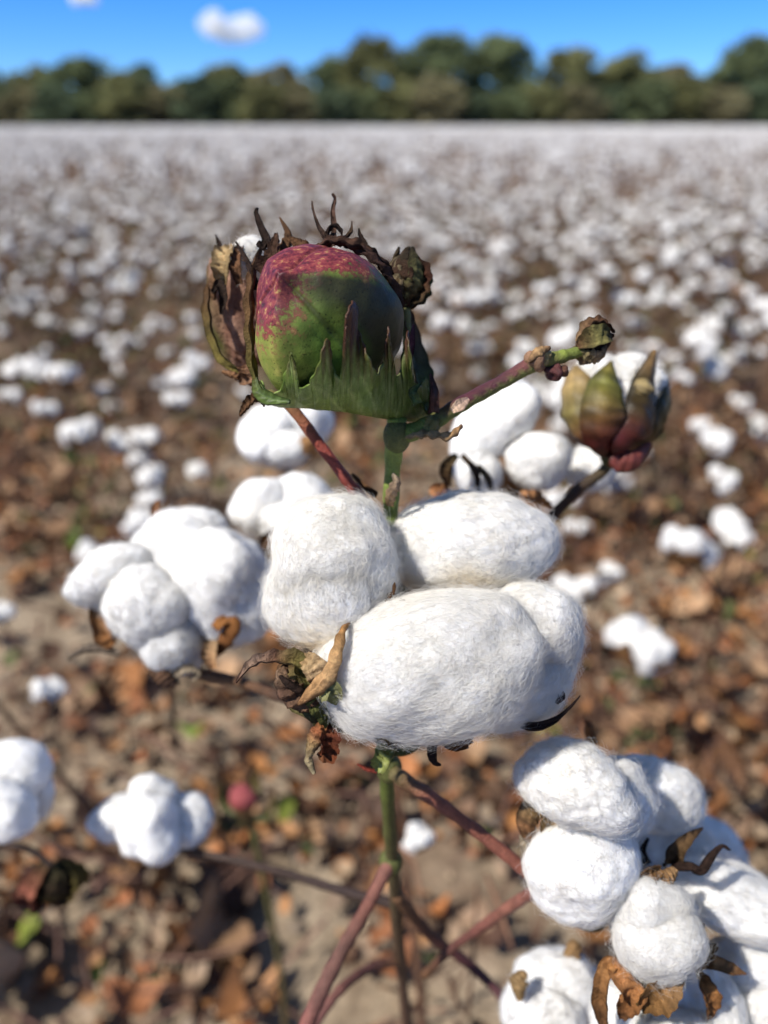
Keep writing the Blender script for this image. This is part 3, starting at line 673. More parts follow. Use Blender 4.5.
# bolls behind, between the stalks
soft_boll('open_boll', [((268, 440, .335), (30, 30), 40), ((302, 428, .345), (30, 26), 0), ((285, 452, .33), (26, 22), 0)], 42, bur=(288, 450, .338, .012, CV(0, 1, -.1)),
          extra=[([(300, 455, .325), (306, 445, .322), (314, 452, .324)], [.002, .004, .002], TOV, [(.6, .4, .2), ORANGE])], fib=700)
soft_boll('open_boll', [((262, 508, .30), (30, 27), 30), ((298, 500, .305), (36, 28), 0), ((282, 522, .295), (26, 22), 0)], 43, bur=(282, 515, .305, .012, CV(0, 1, -.1)),
          extra=[([(255, 556, .288), (268, 540, .285), (282, 528, .284)], [.001, .0028, .001], TOV, [BROWN, (.3, .14, .06)]),
                 ([(272, 540, .286), (270, 555, .286), (276, 570, .29)], [.001, .0024, .001], TOV, [TAN, BROWN])], fib=700)
branch([(388, 590, .21), (345, 560, .25), (305, 530, .29), (284, 510, .31), (290, 470, .335)], [.0018, .0015, .0015, .0015, .0013], [OLIVE, RED, BROWN, BROWN, BROWN])
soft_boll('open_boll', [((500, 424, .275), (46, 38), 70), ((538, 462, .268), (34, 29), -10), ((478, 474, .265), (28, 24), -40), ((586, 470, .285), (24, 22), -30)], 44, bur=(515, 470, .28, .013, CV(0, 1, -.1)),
          extra=[([(448, 486, .25), (446, 468, .248), (456, 455, .25)], [.001, .0022, .0008], TOV, [BROWN, (.12, .09, .04)]),
                 ([(478, 492, .25), (476, 472, .247), (462, 455, .248)], [.0006, .0012, .0008], TOV, [DARK, (.1, .06, .03)]),
                 ([(492, 494, .25), (488, 478, .247), (478, 466, .25)], [.0006, .0012, .0008], TOV, [DARK, (.2, .14, .07)]),
                 ([(430, 490, .25), (440, 492, .249), (448, 500, .25)], [.001, .003, .001], TOV, [(.6, .3, .14), ORANGE]),
                 ([(520, 494, .258), (535, 500, .255), (550, 506, .258)], [.001, .0028, .001], CV(0, .7, .7), [(.6, .32, .16), ORANGE])], fib=900,
          label='white open boll directly behind the right branch')
branch([(389, 600, .212), (440, 560, .24), (500, 545, .265), (545, 522, .262), (560, 508, .258), (580, 488, .252), (604, 470, .248), (612, 452, .245)], [.0022, .0018, .0018, .0018, .0018, .0018, .0016, .0016], [OLIVE, BROWN, (.06, .04, .03), (.05, .035, .035), DARK, DARK, (.10, .07, .03), (.12, .13, .04)])
branch([(540, 520, .262), (530, 500, .27), (520, 485, .278)], [.0014, .0014, .0018], BROWN)

# ---- half open boll on the right
mb = MB(); hc = (620, 412, .243)
def cup(mb, P, wid, h, c_, camber=-.45): ribbon(mb, [W(*p) for p in P], wid, h, c_, camber=camber, wrinkle=.05, serr=.06, thick=.0005, k=9)
cup(mb, [(612, 452, .243), (590, 440, .236), (574, 410, .236), (572, 378, .240), (576, 366, .243)], [.002, .0045, .0058, .0045, .0010], CV(-.7, 0, .7), [(.16, .07, .04), (.20, .06, .04), (.26, .22, .07), (.58, .42, .20), (.50, .36, .16)], camber=.45)
cup(mb, [(614, 452, .240), (608, 438, .229), (604, 410, .226), (606, 382, .230), (611, 362, .234)], [.003, .0062, .0068, .0050, .0006], CV(-.15, 0, 1), [(.16, .03, .025), (.20, .035, .03), (.20, .13, .04), (.24, .25, .06), (.22, .17, .05)], camber=.45)
cup(mb, [(618, 454, .240), (634, 440, .230), (646, 415, .229), (648, 385, .233), (655, 350, .236)], [.003, .0060, .0060, .0042, .0006], CV(.45, 0, .9), [(.18, .03, .03), (.16, .03, .03), (.08, .05, .02), (.06, .05, .02), (.40, .25, .12)], camber=.45)
cup(mb, [(620, 452, .246), (650, 440, .244), (668, 412, .244), (668, 380, .248)], [.002, .005, .006, .001], CV(.9, 0, .3), [(.15, .04, .03), (.10, .06, .02), (.16, .13, .05), (.22, .18, .08)], camber=.45)
cup(mb, [(618, 452, .25), (640, 430, .262), (645, 400, .264), (640, 372, .26)], [.002, .007, .007, .001], CV(.3, 0, -1), [BROWN, OLIVE, OLIVE, TAN], camber=.45)
cup(mb, [(616, 452, .25), (600, 430, .262), (594, 400, .264), (594, 376, .26)], [.002, .007, .007, .001], CV(-.3, 0, -1), [BROWN, OLIVE, OLIVE, TAN], camber=.45)
cup(mb, [(640, 372, .240), (645, 385, .230), (642, 396, .231)], [.001, .003, .002], TOV, [(.55, .45, .25), (.45, .35, .18)], camber=.3)
cup(mb, [(630, 454, .236), (620, 462, .234), (635, 460, .233), (650, 444, .236)], [.002, .003, .003, .001], CV(0, -.3, 1), [(.18, .04, .04), (.30, .08, .07), (.22, .06, .05)], camber=.3)
v, f = ico(3); mb.add(W(614, 455, .243) + v * .0042, None, f, (.14, .14, .05))
mb.C = [c_ * np.array([.88, .84, .72]) for c_ in mb.C]
hb = part('half_open_boll', mb, M_LEAF); hb['label'] = 'half open red and green boll with white lint on top'
for k, (ctr, rp, deg) in enumerate([((600, 382, .247), (27, 26), 80), ((624, 378, .246), (26, 24), 80), ((640, 388, .250), (22, 26), 80), ((616, 402, .247), (34, 34), 0)]):
    part('lock', plock(ctr, rp, deg, 510 + k, nfib=900, sub=4, frad=8e-5), M_COTTON, hb)

# ---- lower left boll on a dark branch
branch([(398, 905, .285), (340, 890, .30), (280, 872, .315), (215, 856, .33), (172, 850, .335)], [.0020, .0018, .0017, .0016, .0018], [DARK, (.05, .03, .025), DARK, (.07, .045, .035), BROWN])
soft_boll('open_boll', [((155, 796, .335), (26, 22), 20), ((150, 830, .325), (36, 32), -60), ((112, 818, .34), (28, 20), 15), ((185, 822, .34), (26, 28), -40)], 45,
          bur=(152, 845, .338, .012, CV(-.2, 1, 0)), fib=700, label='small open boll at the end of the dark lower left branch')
# red branch to the right lower boll
branch([(392, 772, .214), (430, 797, .214), (470, 826, .217), (520, 866, .219), (560, 902, .221), (592, 926, .228), (615, 905, .234)], [.0022, .0019, .0017, .0018, .0018, .0018, .0022], [(.16, .13, .05), (.30, .105, .07), (.26, .09, .06), (.31, .11, .075), (.24, .14, .06), (.20, .15, .07), (.10, .12, .04)])
branch([(425, 975, .292), (450, 950, .278), (480, 928, .262), (508, 908, .248), (532, 893, .236), (548, 886, .226)], [.0016, .0016, .0017, .0018, .0018, .0016], [BROWN, (.12, .05, .04), (.24, .09, .07), (.32, .13, .09), (.30, .12, .09), (.3, .12, .1)])
branch([(390, 862, .250), (368, 905, .247), (345, 945, .245), (322, 990, .242), (300, 1040, .238), (285, 1075, .236)], [.0022, .0020, .0021, .0022, .0023, .002], [(.28, .12, .09), ROSE, (.17, .08, .06), (.20, .09, .07), (.28, .10, .08), (.2, .1, .1)])
branch([(396, 895, .268), (430, 935, .29), (470, 965, .30), (505, 1000, .30), (540, 1050, .30)], [.0022, .0020, .0019, .0018, .0017], [BROWN, (.10, .04, .035), (.10, .03, .035), (.13, .05, .05), (.1, .05, .05)])
branch([(400, 960, .31), (370, 968, .30), (340, 990, .285), (310, 1030, .275)], [.0020, .0018, .0018, .0017], [BROWN, (.14, .06, .05), (.22, .09, .07), (.2, .08, .07)])
rb = soft_boll('open_boll', [((575, 788, .192), (54, 44), -20), ((612, 800, .205), (34, 40), 10), ((583, 860, .203), (58, 52), -75), ((652, 790, .232), (44, 38), -20), ((680, 843, .245), (36, 32), 0), ((642, 842, .248), (24, 20), 0)], 46,
          bur=(622, 866, .238, .014, CV(-.1, .8, .6)), extra=[
    ([(532, 845, .206), (528, 825, .204), (535, 810, .203), (548, 812, .202)], [.001, .0028, .0034, .001], TOV, [BROWN, (.30, .15, .07), (.56, .38, .18), TAN]),
    ([(545, 836, .204), (554, 820, .200), (566, 810, .202)], [.001, .0034, .001], TOV, [TAN, (.55, .36, .16), TAN]),
    ([(593, 745, .24), (590, 728, .24), (586, 720, .24)], [.0020, .0014, .0004], TOV, [ORANGE, (.50, .20, .08)]),
    ([(530, 860, .205), (524, 845, .205), (520, 835, .206)], [.001, .001, .0003], TOV, PALE),
], label='big open boll at the end of the red branch, partly in blue shade', fib=2200, sub=5)

# ================================================================== plant at the lower right corner
org = np.array([0.26, 0.20, 0.0])
p2 = tag(empty('cotton_plant', org), 'cotton plant at the lower right corner with crowded bolls over orange husks', 'cotton plant', 'cotton plants of the field')
mb = MB(); tube(mb, [W(690, 945, .235), W(712, 1010, .25), W(735, 1100, .27), np.array([.2, .19, .3]), org + [0, 0, -.01]], [.0022, .0026, .003, .004, .006], [BROWN, (.2, .1, .07), BROWN, BROWN, BROWN], m=12, lump=.05)
part('main_stem', mb, M_STEM, p2, org)
def br2(P, rad, c, parent, org): return branch(P, rad, c, parent=parent, org=org)
b = soft_boll('open_boll', [((653, 912, .197), (40, 38), -60), ((656, 940, .195), (44, 38), -10)], 51, parent=p2, org=org, frad=2.4e-5, fib=3600, sub=5, label='single round white lock above an orange husk', extra=[
    ([(626, 876, .200), (634, 886, .195), (642, 888, .193)], [.0004, .0014, .0010], TOV, [ORANGE, (.62, .36, .2)]),
    ([(640, 886, .197), (648, 874, .195), (660, 868, .196)], [.001, .0022, .001], TOV, [BROWN, (.45, .24, .09)]),
    ([(655, 884, .196), (668, 880, .195), (676, 870, .197)], [.001, .0024, .001], TOV, [(.35, .18, .07), (.5, .3, .14)]),
    ([(646, 862, .215), (642, 850, .212), (648, 838, .212)], [.0010, .0008, .0002], TOV, (.03, .02, .02)),
    ([(670, 862, .208), (676, 850, .205), (690, 836, .205), (702, 828, .207)], [.0024, .0022, .0010, .0002], CV(0, .4, .9), [(.10, .06, .03), (.22, .13, .06), DARK]),
    ([(672, 866, .206), (690, 866, .203), (702, 870, .203), (712, 856, .203), (722, 846, .205), (730, 850, .205)], [.0012, .0010, .0012, .0010, .0005, .0002], CV(0, .5, .8), DARK),
    ([(606, 1030, .200), (601, 1000, .197), (604, 975, .196), (612, 962, .198), (618, 970, .2)], [.0010, .0018, .0020, .0016, .0004], CV(-.5, 0, .8), [BROWN, (.36, .17, .06), (.55, .27, .10), (.35, .15, .05)]),
    ([(612, 962, .198), (622, 976, .194), (632, 990, .194), (626, 1006, .196), (622, 1018, .197)], [.0008, .0024, .0030, .0024, .0006], CV(-.2, .2, 1), [(.45, .20, .07), (.60, .28, .11), (.42, .18, .06), (.20, .09, .04)]),
    ([(640, 1006, .195), (655, 996, .192), (668, 984, .192), (680, 966, .194)], [.001, .0040, .0034, .0005], CV(.1, .3, 1), [(.26, .13, .04), (.50, .26, .09), (.58, .34, .16), (.6, .4, .22)]),
    ([(640, 984, .197), (648, 992, .196), (646, 1005, .197)], [.002, .004, .002], TOV, [(.30, .2, .06), (.36, .24, .08)]),
])
soft_boll('open_boll', [((730, 900, .222), (62, 32), -22), ((738, 892, .236), (44, 30), -30)], 52, parent=p2, org=org, fib=2600, sub=5, label='long flattened white lock reaching the right edge', bur=(740, 912, .24, .010, CV(0, 1, 0)))
soft_boll('open_boll', [((640, 1026, .212), (42, 44), 0), ((700, 1012, .215), (46, 44), -20), ((748, 968, .224), (44, 34), -30), ((755, 1010, .22), (40, 40), 20), ((676, 1044, .205), (40, 36), 0)], 53, parent=p2, org=org, fib=2400, sub=5,
          label='cluster of white locks with splayed orange carpels at the bottom edge', extra=[
    ([(692, 962, .206), (704, 952, .204), (716, 946, .206)], [.0006, .0018, .0006], CV(0, .5, .9), [(.35, .17, .06), (.30, .17, .08)]),
    ([(692, 965, .206), (710, 962, .203), (728, 968, .203), (745, 974, .206)], [.0006, .0018, .0014, .0002], CV(0, .5, .9), [(.40, .20, .07), (.42, .22, .10)]),
    ([(694, 966, .206), (704, 985, .202), (710, 1000, .202), (708, 1018, .204)], [.0006, .0018, .0022, .0005], CV(.3, 0, .9), [(.40, .18, .06), (.52, .24, .08), (.30, .13, .05)]),
])
soft_boll('open_boll', [((555, 985, .252), (42, 34), -10), ((545, 1018, .245), (40, 34), 10), ((595, 1000, .262), (28, 32), 60)], 54, parent=p2, org=org, fib=1400, sub=4, label='blurred white boll with a tan husk spot at the bottom edge', extra=[
    ([(520, 1000, .238), (520, 984, .236), (526, 972, .238)], [.001, .0030, .001], TOV, [(.55, .36, .16), (.60, .40, .2)]),
    ([(566, 958, .25), (574, 950, .249), (578, 962, .25)], [.001, .0024, .001], TOV, [TAN, (.42, .25, .12)])])
soft_boll('open_boll', [((712, 838, .30), (26, 22), -30), ((730, 858, .30), (18, 16), 0)], 55, parent=p2, org=org, fib=500, bur=(715, 845, .305, .009, CV(0, 1, 0)))
br2([(690, 945, .235), (705, 900, .27), (716, 862, .30)], [.0016, .0014, .0014], [BROWN, BROWN], p2, org)
br2([(700, 970, .24), (650, 985, .25), (600, 1005, .262), (560, 1010, .262)], [.0016, .0015, .0014, .0014], [BROWN, RED], p2, org)
br2([(700, 970, .24), (735, 950, .24), (750, 925, .24)], [.0016, .0014, .0014], [BROWN, OLIVE], p2, org)
br2([(690, 950, .235), (672, 930, .215), (660, 925, .2)], [.0016, .0014, .0014], [BROWN, OLIVE], p2, org)
br2([(612, 925, .24), (640, 940, .24), (690, 955, .236)], [.0016, .0014, .0014], [(.12, .12, .05), BROWN], p2, org)

# ================================================================== plant at the left edge
org = np.array([-0.27, 0.33, 0.0])
p3 = tag(empty('cotton_plant', org), 'cotton plant at the left edge with a cropped white boll and a dark red bud', 'cotton plant', 'cotton plants of the field')
mb = MB(); tube(mb, [W(-30, 830, .33), W(-60, 900, .36), W(-80, 1000, .40), org + [0, 0, .1], org + [0, 0, -.01]], [.002, .0024, .003, .004, .005], BROWN, m=10); part('main_stem', mb, M_STEM, p3, org)
soft_boll('open_boll', [((10, 775, .32), (38, 26), -20), ((8, 808, .31), (36, 30), -70), ((35, 795, .335), (18, 24), 0), ((-20, 790, .32), (30, 34), 0)], 61, parent=p3, org=org, fib=700, bur=(8, 815, .325, .012, CV(0, 1, 0)))
br2([(-30, 835, .33), (0, 843, .33), (30, 850, .33), (52, 866, .33)], [.0018, .0015, .0014, .0013], [BROWN, DARK, DARK], p3, org)
br2([(-40, 850, .34), (-15, 840, .33), (4, 830, .325)], [.0018, .0015, .0014], [BROWN, BROWN], p3, org)
for k, (px, py) in enumerate([(20, 930), (60, 975), (228, 893)]):  # unseen bolls and stalks added beyond the left edge to shade the soil
    dz = (math.sin(TH) + (py - 512) / FPX * math.cos(TH)); gp = W(px, py, H / dz); sp_ = gp + SUN * (.42 if k < 2 else .36)
    m3 = MB(); boll_mesh_data(m3, sp_, .036, 70 + k, sub=3); print('shade boll', PX(sp_)); part('open_boll', m3, M_FIELD, p3, org)
    br2_pts = [np.array([org[0], org[1], .12]), (sp_ + org) / 2 + np.array([0, 0, .02]), sp_]
    m3 = MB(); tube(m3, br2_pts, [.0025, .0018, .0016], BROWN, m=8, lump=.05); part('branch', m3, M_STEM, p3, org)
small_bud(W(52, 882, .34), .0100, 62, [(.05, .05, .02), (.10, .03, .03), (.22, .17, .05), (.06, .035, .02), (.45, .16, .10)], np.stack([CV(1, 0, 0), CV(0, 0, 1), CV(.3, .9, .2)]), 6, name='green_boll', parent=p3, org=org)

# ================================================================== field plants placed one by one
_bv = []
for k in range(6):
    mb = MB(); boll_mesh_data(mb, np.zeros(3), 1.0, 900 + k, sub=3); lm = mb.mesh('lint', M_FIELD)
    mb = MB(); burr(mb, np.array([0, 0, -.12]), .95, 5, 950 + k, (0, 0, 1)); bm = mb.mesh('bur', M_DRY)
    _bv.append((bm, lm))
def add_boll(parent, loc, r, k, tilt=(0, 0, 0), parts=True):
    bm, lm = _bv[k % 6]
    b = link('open_boll', bm, parent, tuple(loc)); b.scale = (r,) * 3; b.rotation_euler = tilt
    l = link('lint', lm, b)
    return b
def stalks(mb, g, ends, h, c=(.16, .085, .05)):
    """one upright stalk with a curved side branch to every boll"""
    lean = g.normal(0, .03, 2)
    S = np.array([[0, 0, -.02], [lean[0] * .3, lean[1] * .3, h * .35], [lean[0], lean[1], h * .7], [lean[0] * 1.6, lean[1] * 1.6, h]])
    tube(mb, S, [.0050, .0042, .0030, .0016], np.array(c) * g.uniform(.7, 1.3), m=6, n=12, lump=.06)
    for e in ends:
        z0 = max(.03, min(h * .9, e[2] - .05 - g.uniform(0, .04))); t_ = z0 / h
        a = np.array([lean[0] * t_, lean[1] * t_, z0]); e = np.asarray(e, float)
        m_ = (a + e) / 2 + np.array([0, 0, -.01]) + g.normal(0, .008, 3)
        tube(mb, [a, m_, e], [.0022, .0018, .0016], np.array(c) * g.uniform(.6, 1.5), m=5, n=9)
def dead_leaves(mb, g, n, h, rad):
    for _ in range(n):
        a = g.uniform(0, 6.28); r_ = rad * math.sqrt(g.random()); p = np.array([math.cos(a) * r_, math.sin(a) * r_, g.uniform(.03, h)])
        d = unit(g.normal(size=3)); L = g.uniform(.012, .03)
        c_ = [(.26, .12, .05), (.16, .08, .04), (.12, .13, .04), (.32, .19, .10)][g.integers(0, 4)]
        ribbon(mb, [p, p + d * L * .5 + g.normal(0, .003, 3), p + d * L + np.array([0, 0, -.006])], [.002, L * .32, .001], g.normal(size=3), c_, camber=.5, n=6, k=3, thick=.0003, wrinkle=.1)

def bare_twigs(mb, g2, n, h, R_):
    """crooked thin stalk ends"""
    for _ in range(n):
        a = g2.uniform(0, 6.28); r_ = R_ * g2.random(); p = np.array([math.cos(a) * r_, math.sin(a) * r_, g2.uniform(.03, h)])
        tube(mb, [p, p + g2.normal(0, .02, 3), p + g2.normal(0, .035, 3)], [.0018, .0014, .001], np.array((.17, .09, .055)) * g2.uniform(.6, 1.4), m=4, n=5)
GRP = 'cotton plants of the field'
def placed(label, bolls, seed, leaves=36):
    """bolls: (px, py, width px, d)"""
    g = np.random.default_rng(seed)
    pts = [W(x, y, d) for x, y, w_, d in bolls]
    cx = float(np.mean([p[0] for p in pts])) + g.uniform(-.03, .03); cy_ = float(np.mean([p[1] for p in pts])) + .03
    h = max(p[2] for p in pts) + .01
    o = tag(empty('cotton_plant', (cx, cy_, 0)), label, 'cotton plant', GRP); og = np.array([cx, cy_, 0])
    mb = MB(); stalks(mb, g, [p - og + np.array([0, 0, -.012]) for p in pts], h)
    bare_twigs(mb, g, 12, h, .13)
    link('main_stem', mb.mesh('stalk', M_TWIG), o)
    mb = MB(); dead_leaves(mb, g, leaves, h * .9, .12); tag(link('dry_leaves', mb.mesh('dry_leaves', M_LITTER), o), kind='stuff')
    for k, (p, (x, y, w_, d)) in enumerate(zip(pts, bolls)):
        add_boll(o, p - og, w_ * d / FPX * .5, seed + k, (g.uniform(-.3, .5), g.uniform(-.3, .3), g.uniform(0, 6)))
    return o
placed('low cotton plant with one round boll beside a smaller double boll', [(688, 547, 54, .80), (728, 524, 34, .84), (738, 538, 32, .83), (722, 478, 32, .95)], 201)
placed('low cotton plant with one boll alone above the orange litter at right', [(642, 645, 62, .66)], 202)
placed('cotton plant with a boll half hidden at the sharp boll, right of it', [(575, 590, 40, .80), (610, 572, 26, .9), (577, 528, 28, 1.0)], 203)
placed('cotton plant with two bolls above the round boll at the right', [(718, 440, 34, 1.1), (700, 425, 20, 1.2), (700, 342, 34, 1.6)], 204)
placed('cotton plant with a bright boll under the left withered boll, left of the sharp plant', [(80, 432, 40, 1.05), (125, 443, 34, 1.1), (146, 440, 34, 1.1), (152, 478, 34, 1.02), (140, 460, 26, 1.05)], 205)
placed('cotton plant with three bolls in a line near the left edge', [(15, 370, 26, 1.5), (38, 370, 26, 1.5), (62, 374, 30, 1.45), (45, 410, 24, 1.4), (10, 395, 22, 1.4)], 206)
placed('cotton plant whose bolls run up to the left withered boll', [(180, 378, 28, 1.4), (196, 362, 24, 1.45), (178, 400, 24, 1.38), (105, 390, 20, 1.5)], 207)
placed('cotton plant with a dim shaded boll below the left fluffy cluster', [(47, 690, 32, .60), (0, 612, 26, .8)], 208)
placed('cotton plant with small bolls just above the left fluffy cluster', [(88, 552, 24, .85), (140, 520, 32, .85), (150, 500, 26, .9), (196, 470, 20, 1.1)], 209)
placed('short cotton stub with a rosy boll under the sharp boll', [(418, 836, 32, .50)], 210, 8)
placed('cotton plant with a boll peeping beneath the sharp boll on the left', [(384, 770, 50, .55)], 211, 8) if False else None
# the small plant with the pink boll
og = W(246, 812, .5); og = np.array([og[0], og[1] + .02, 0])
o = tag(empty('cotton_plant', og), 'small cotton seedling with one unopened pink boll', 'cotton plant', GRP)
mb = MB(); tube(mb, [og + [0, 0, -.01], og + [.01, 0, .15], W(252, 822, .5)], [.003, .0024, .002], [BROWN, OLIVE], m=8); link('main_stem', mb.mesh('stalk', M_STEM, og), o)
c_ = W(243, 800, .5); v, f = ico(4); mb = MB(); mb.add(c_ + v * np.array([.0085, .008, .0095]) * (1 + Waves(4, [(4, .08, 5)])(v))[:, None], None, f, np.array((.36, .08, .08)) * (.6 + .5 * (v[:, 2:3] > -.2)) + np.array((.05, .06, .0)) * (v[:, 2:3] < 0)); gb_ = link('green_boll', mb.mesh('closed', M_STEM, og), o)
mb = MB()
for a in range(5):
    s = np.array([math.cos(a * 1.26), math.sin(a * 1.26), 0])
    ribbon(mb, [c_ + s * .004 - [0, 0, .014], c_ + s * .014 - [0, 0, .01], c_ + s * .018 + [0, 0, .002], c_ + s * .02 + [0, 0, .012]], [.002, .006, .004, .0005], s, [(.10, .13, .03), (.12, .10, .04), BROWN], camber=.4)
link('bract', mb.mesh('bract', M_LEAF, og), gb_)

# ================================================================== ground
def gz(x, y):
    v_ = Vector((x, y, 0))
    return .022 * mnoise.noise(v_ * 2.1) + .014 * mnoise.noise(v_ * 7) + .008 * mnoise.noise(v_ * 22)
xs = np.concatenate([-np.geomspace(3, 900, 34)[::-1], np.linspace(-2.9, 2.9, 250), np.geomspace(3, 900, 34)])
ys = np.concatenate([-np.geomspace(.8, 60, 12)[::-1], np.linspace(-.7, 4.5, 230), np.geomspace(4.6, 1800, 46)])
V = []
for y in ys:
    for x in xs:
        k = max(0.0, 1 - max(abs(x) / 3.5, y / 5.5, -y)) if True else 0
        V.append((x, y, gz(x, y) * min(1, k * 4) - (.004 * mnoise.noise(Vector((x, y, 3)) * 60) if k > .4 else 0)))
nx = len(xs); i, j = np.meshgrid(np.arange(len(ys) - 1), np.arange(nx - 1), indexing='ij')
q = np.stack([i * nx + j, i * nx + j + 1, (i + 1) * nx + j + 1, (i + 1) * nx + j], -1).reshape(-1, 4)
m, t = new_mat('sandy_soil')
n1 = noise_tex(t, 1.3, 6, .6); n2 = noise_tex(t, 11, 7, .75); n3 = noise_tex(t, 90, 5, .7)
ca = ramp(t, n2.outputs[0], [(0.32, (.10, .065, .04)), (0.47, (.30, .23, .155)), (0.62, (.42, .335, .24))])
cb = ramp(t, n2.outputs[0], [(0.30, (.055, .032, .020)), (0.60, (.15, .085, .05)), (0.75, (.22, .14, .09))])
fac = ramp(t, n1.outputs[0], [(0.50, (0, 0, 0)), (0.58, (1, 1, 1))])
cc = mixrgb(t, fac, ca, cb); sp = ramp(t, n3.outputs[0], [(0.35, (.6,) * 3), (0.6, (1, 1, 1))])
# the crop floor beyond the bare sandy patch is darker soil and trash
tc = N(t, 'ShaderNodeTexCoord'); sx = N(t, 'ShaderNodeSeparateXYZ'); t.links.new(tc.outputs['Object'], sx.inputs[0])
mr = N(t, 'ShaderNodeMapRange'); mr.inputs['From Min'].default_value = 1.0; mr.inputs['From Max'].default_value = 3.0; t.links.new(sx.outputs[1], mr.inputs[0])
cc = mixrgb(t, mr.outputs[0], cc, mixrgb(t, .65, cc, cb))
cc = mixrgb(t, 1.0, cc, sp, 'MULTIPLY')
p = N(t, 'ShaderNodeBsdfPrincipled'); p.inputs['Roughness'].default_value = .9; t.links.new(cc, p.inputs['Base Color'])
b = N(t, 'ShaderNodeBump'); b.inputs['Strength'].default_value = .8; b.inputs['Distance'].default_value = .01; t.links.new(n3.outputs[0], b.inputs['Height']); t.links.new(b.outputs[0], p.inputs['Normal'])
oo = N(t, 'ShaderNodeOutputMaterial'); t.links.new(p.outputs[0], oo.inputs[0])
mb = MB(); mb.add(V, q, None); g_ = link('ground', mb.mesh('ground', m)); tag(g_, kind='structure', label='sandy field soil under the cotton')

# ------------------------------------------------------------------ litter
def scatter_leaves(n, sampler, size, palette, zr, seed, name, label, curl=1.0):
    g = np.random.default_rng(seed)
    xy = sampler(g, n); n = len(xy)
    ang = np.linspace(0, 2 * math.pi, 8, endpoint=False)
    tmpl = np.concatenate([[[0, 0, 0]], np.stack([np.cos(ang) * .55, np.sin(ang) * .45, 0 * ang], 1), np.stack([np.cos(ang), np.sin(ang) * .75, 0 * ang], 1)])
    P = np.tile(tmpl[None], (n, 1, 1)); P[:, 9:] *= g.uniform(.65, 1.2, (n, 8, 1)); P[:, 1:, :2] += g.normal(0, .07, (n, 16, 2))
    cx, cyy = g.uniform(.1, 1.0, (n, 1)) * curl, g.uniform(-.6, .8, (n, 1)) * curl
    P[..., 2] = cx * P[..., 0] ** 2 + cyy * P[..., 1] ** 2 + g.normal(0, .07, (n, 17))
    s = g.uniform(size[0], size[1], (n, 1, 1)) * g.uniform(.5, 1, (n, 1, 1)); P *= s
    az = g.uniform(0, 6.283, n); tl = g.normal(0, .55, n); rl = g.normal(0, .4, n)
    def rot(a, ax_):
        c_, s_ = np.cos(a), np.sin(a); M = np.zeros((n, 3, 3)); M[:, ax_, ax_] = 1; u, v_ = [k for k in range(3) if k != ax_]
        M[:, u, u] = c_; M[:, v_, v_] = c_; M[:, u, v_] = -s_; M[:, v_, u] = s_; return M
    M = rot(az, 2) @ rot(tl, 1) @ rot(rl, 0)
    P = np.einsum('nij,nkj->nki', M, P)
    z = np.array([gz(a, b_) if b_ < 5 and abs(a) < 3.2 else 0 for a, b_ in xy]) + g.uniform(zr[0], zr[1], n) + s[:, 0, 0] * .15
    P[..., 0] += xy[:, 0:1]; P[..., 1] += xy[:, 1:2]; P[..., 2] += z[:, None]
    tri = []
    for k in range(8): tri.append((0, 1 + k, 1 + (k + 1) % 8))
    qd = [(1 + k, 9 + k, 9 + (k + 1) % 8, 1 + (k + 1) % 8) for k in range(8)]
    off = (np.arange(n) * 17)[:, None, None]
    pal = np.array(palette); cidx = g.integers(0, len(pal), n); C = pal[cidx] * g.uniform(.7, 1.25, (n, 1))
    mb = MB(); mb.add(P.reshape(-1, 3), (np.array(qd)[None] + off).reshape(-1, 4), (np.array(tri)[None] + off).reshape(-1, 3), np.repeat(C, 17, 0))
    o = link(name, mb.mesh(name, M_LITTER)); tag(o, label, name.replace('_', ' '), kind='stuff'); return o
def wedge(y0, y1, power=1.0, bias=None):
    def s(g, n):
        out = []
        while len(out) < n:
            y = y0 + (y1 - y0) * g.random() ** power; x = g.uniform(-1, 1) * (.56 * max(y, 0) + .45)
            d = .42 + 1.3 * mnoise.noise(Vector((x, y, 5)) * 3.2) + .8 * mnoise.noise(Vector((x, y, 9)) * 11)
            if bias: d += bias(x, y)
            if g.random() < d: out.append((x, y))
        return np.array(out)
    return s
scatter_leaves(11500, wedge(.15, 2.2, .8, lambda x, y: .30 * (x > -.05) + .15 * (x > .2) - .08 * (x < -.02) * (y < 1.0) + .08), (.006, .024), [(.50, .38, .26), (.44, .32, .21), (.30, .21, .14), (.22, .13, .08), (.42, .17, .06), (.30, .12, .05), (.46, .25, .12), (.15, .075, .04), (.38, .25, .16), (.50, .23, .08), (.08, .04, .025), (.40, .16, .07)], (0, .03), 301,
               'leaf_litter', 'dry orange and brown leaves covering the soil near the plants')
scatter_leaves(900, wedge(.2, 2.4, .8, lambda x, y: .15 * (x > 0) - .1), (.024, .042), [(.40, .18, .07), (.34, .20, .11), (.20, .10, .05), (.48, .30, .17), (.12, .06, .035)], (.005, .045), 305, 'leaf_litter', 'large curled dry leaves lying on top of the litter', curl=1.5)
scatter_leaves(9000, wedge(2.0, 9.0, .8), (.014, .038), [(.24, .12, .055), (.16, .085, .045), (.28, .17, .09), (.11, .06, .035), (.13, .12, .045)], (0, .10), 302,
               'leaf_litter', 'brown trash and dead leaves between the farther cotton plants')
scatter_leaves(420, wedge(.2, 4.5, .8, lambda x, y: -.25), (.010, .026), [(.14, .20, .03), (.22, .26, .04), (.10, .14, .03)], (.005, .05), 303, 'weeds', 'small yellow green weeds among the litter', curl=.6)
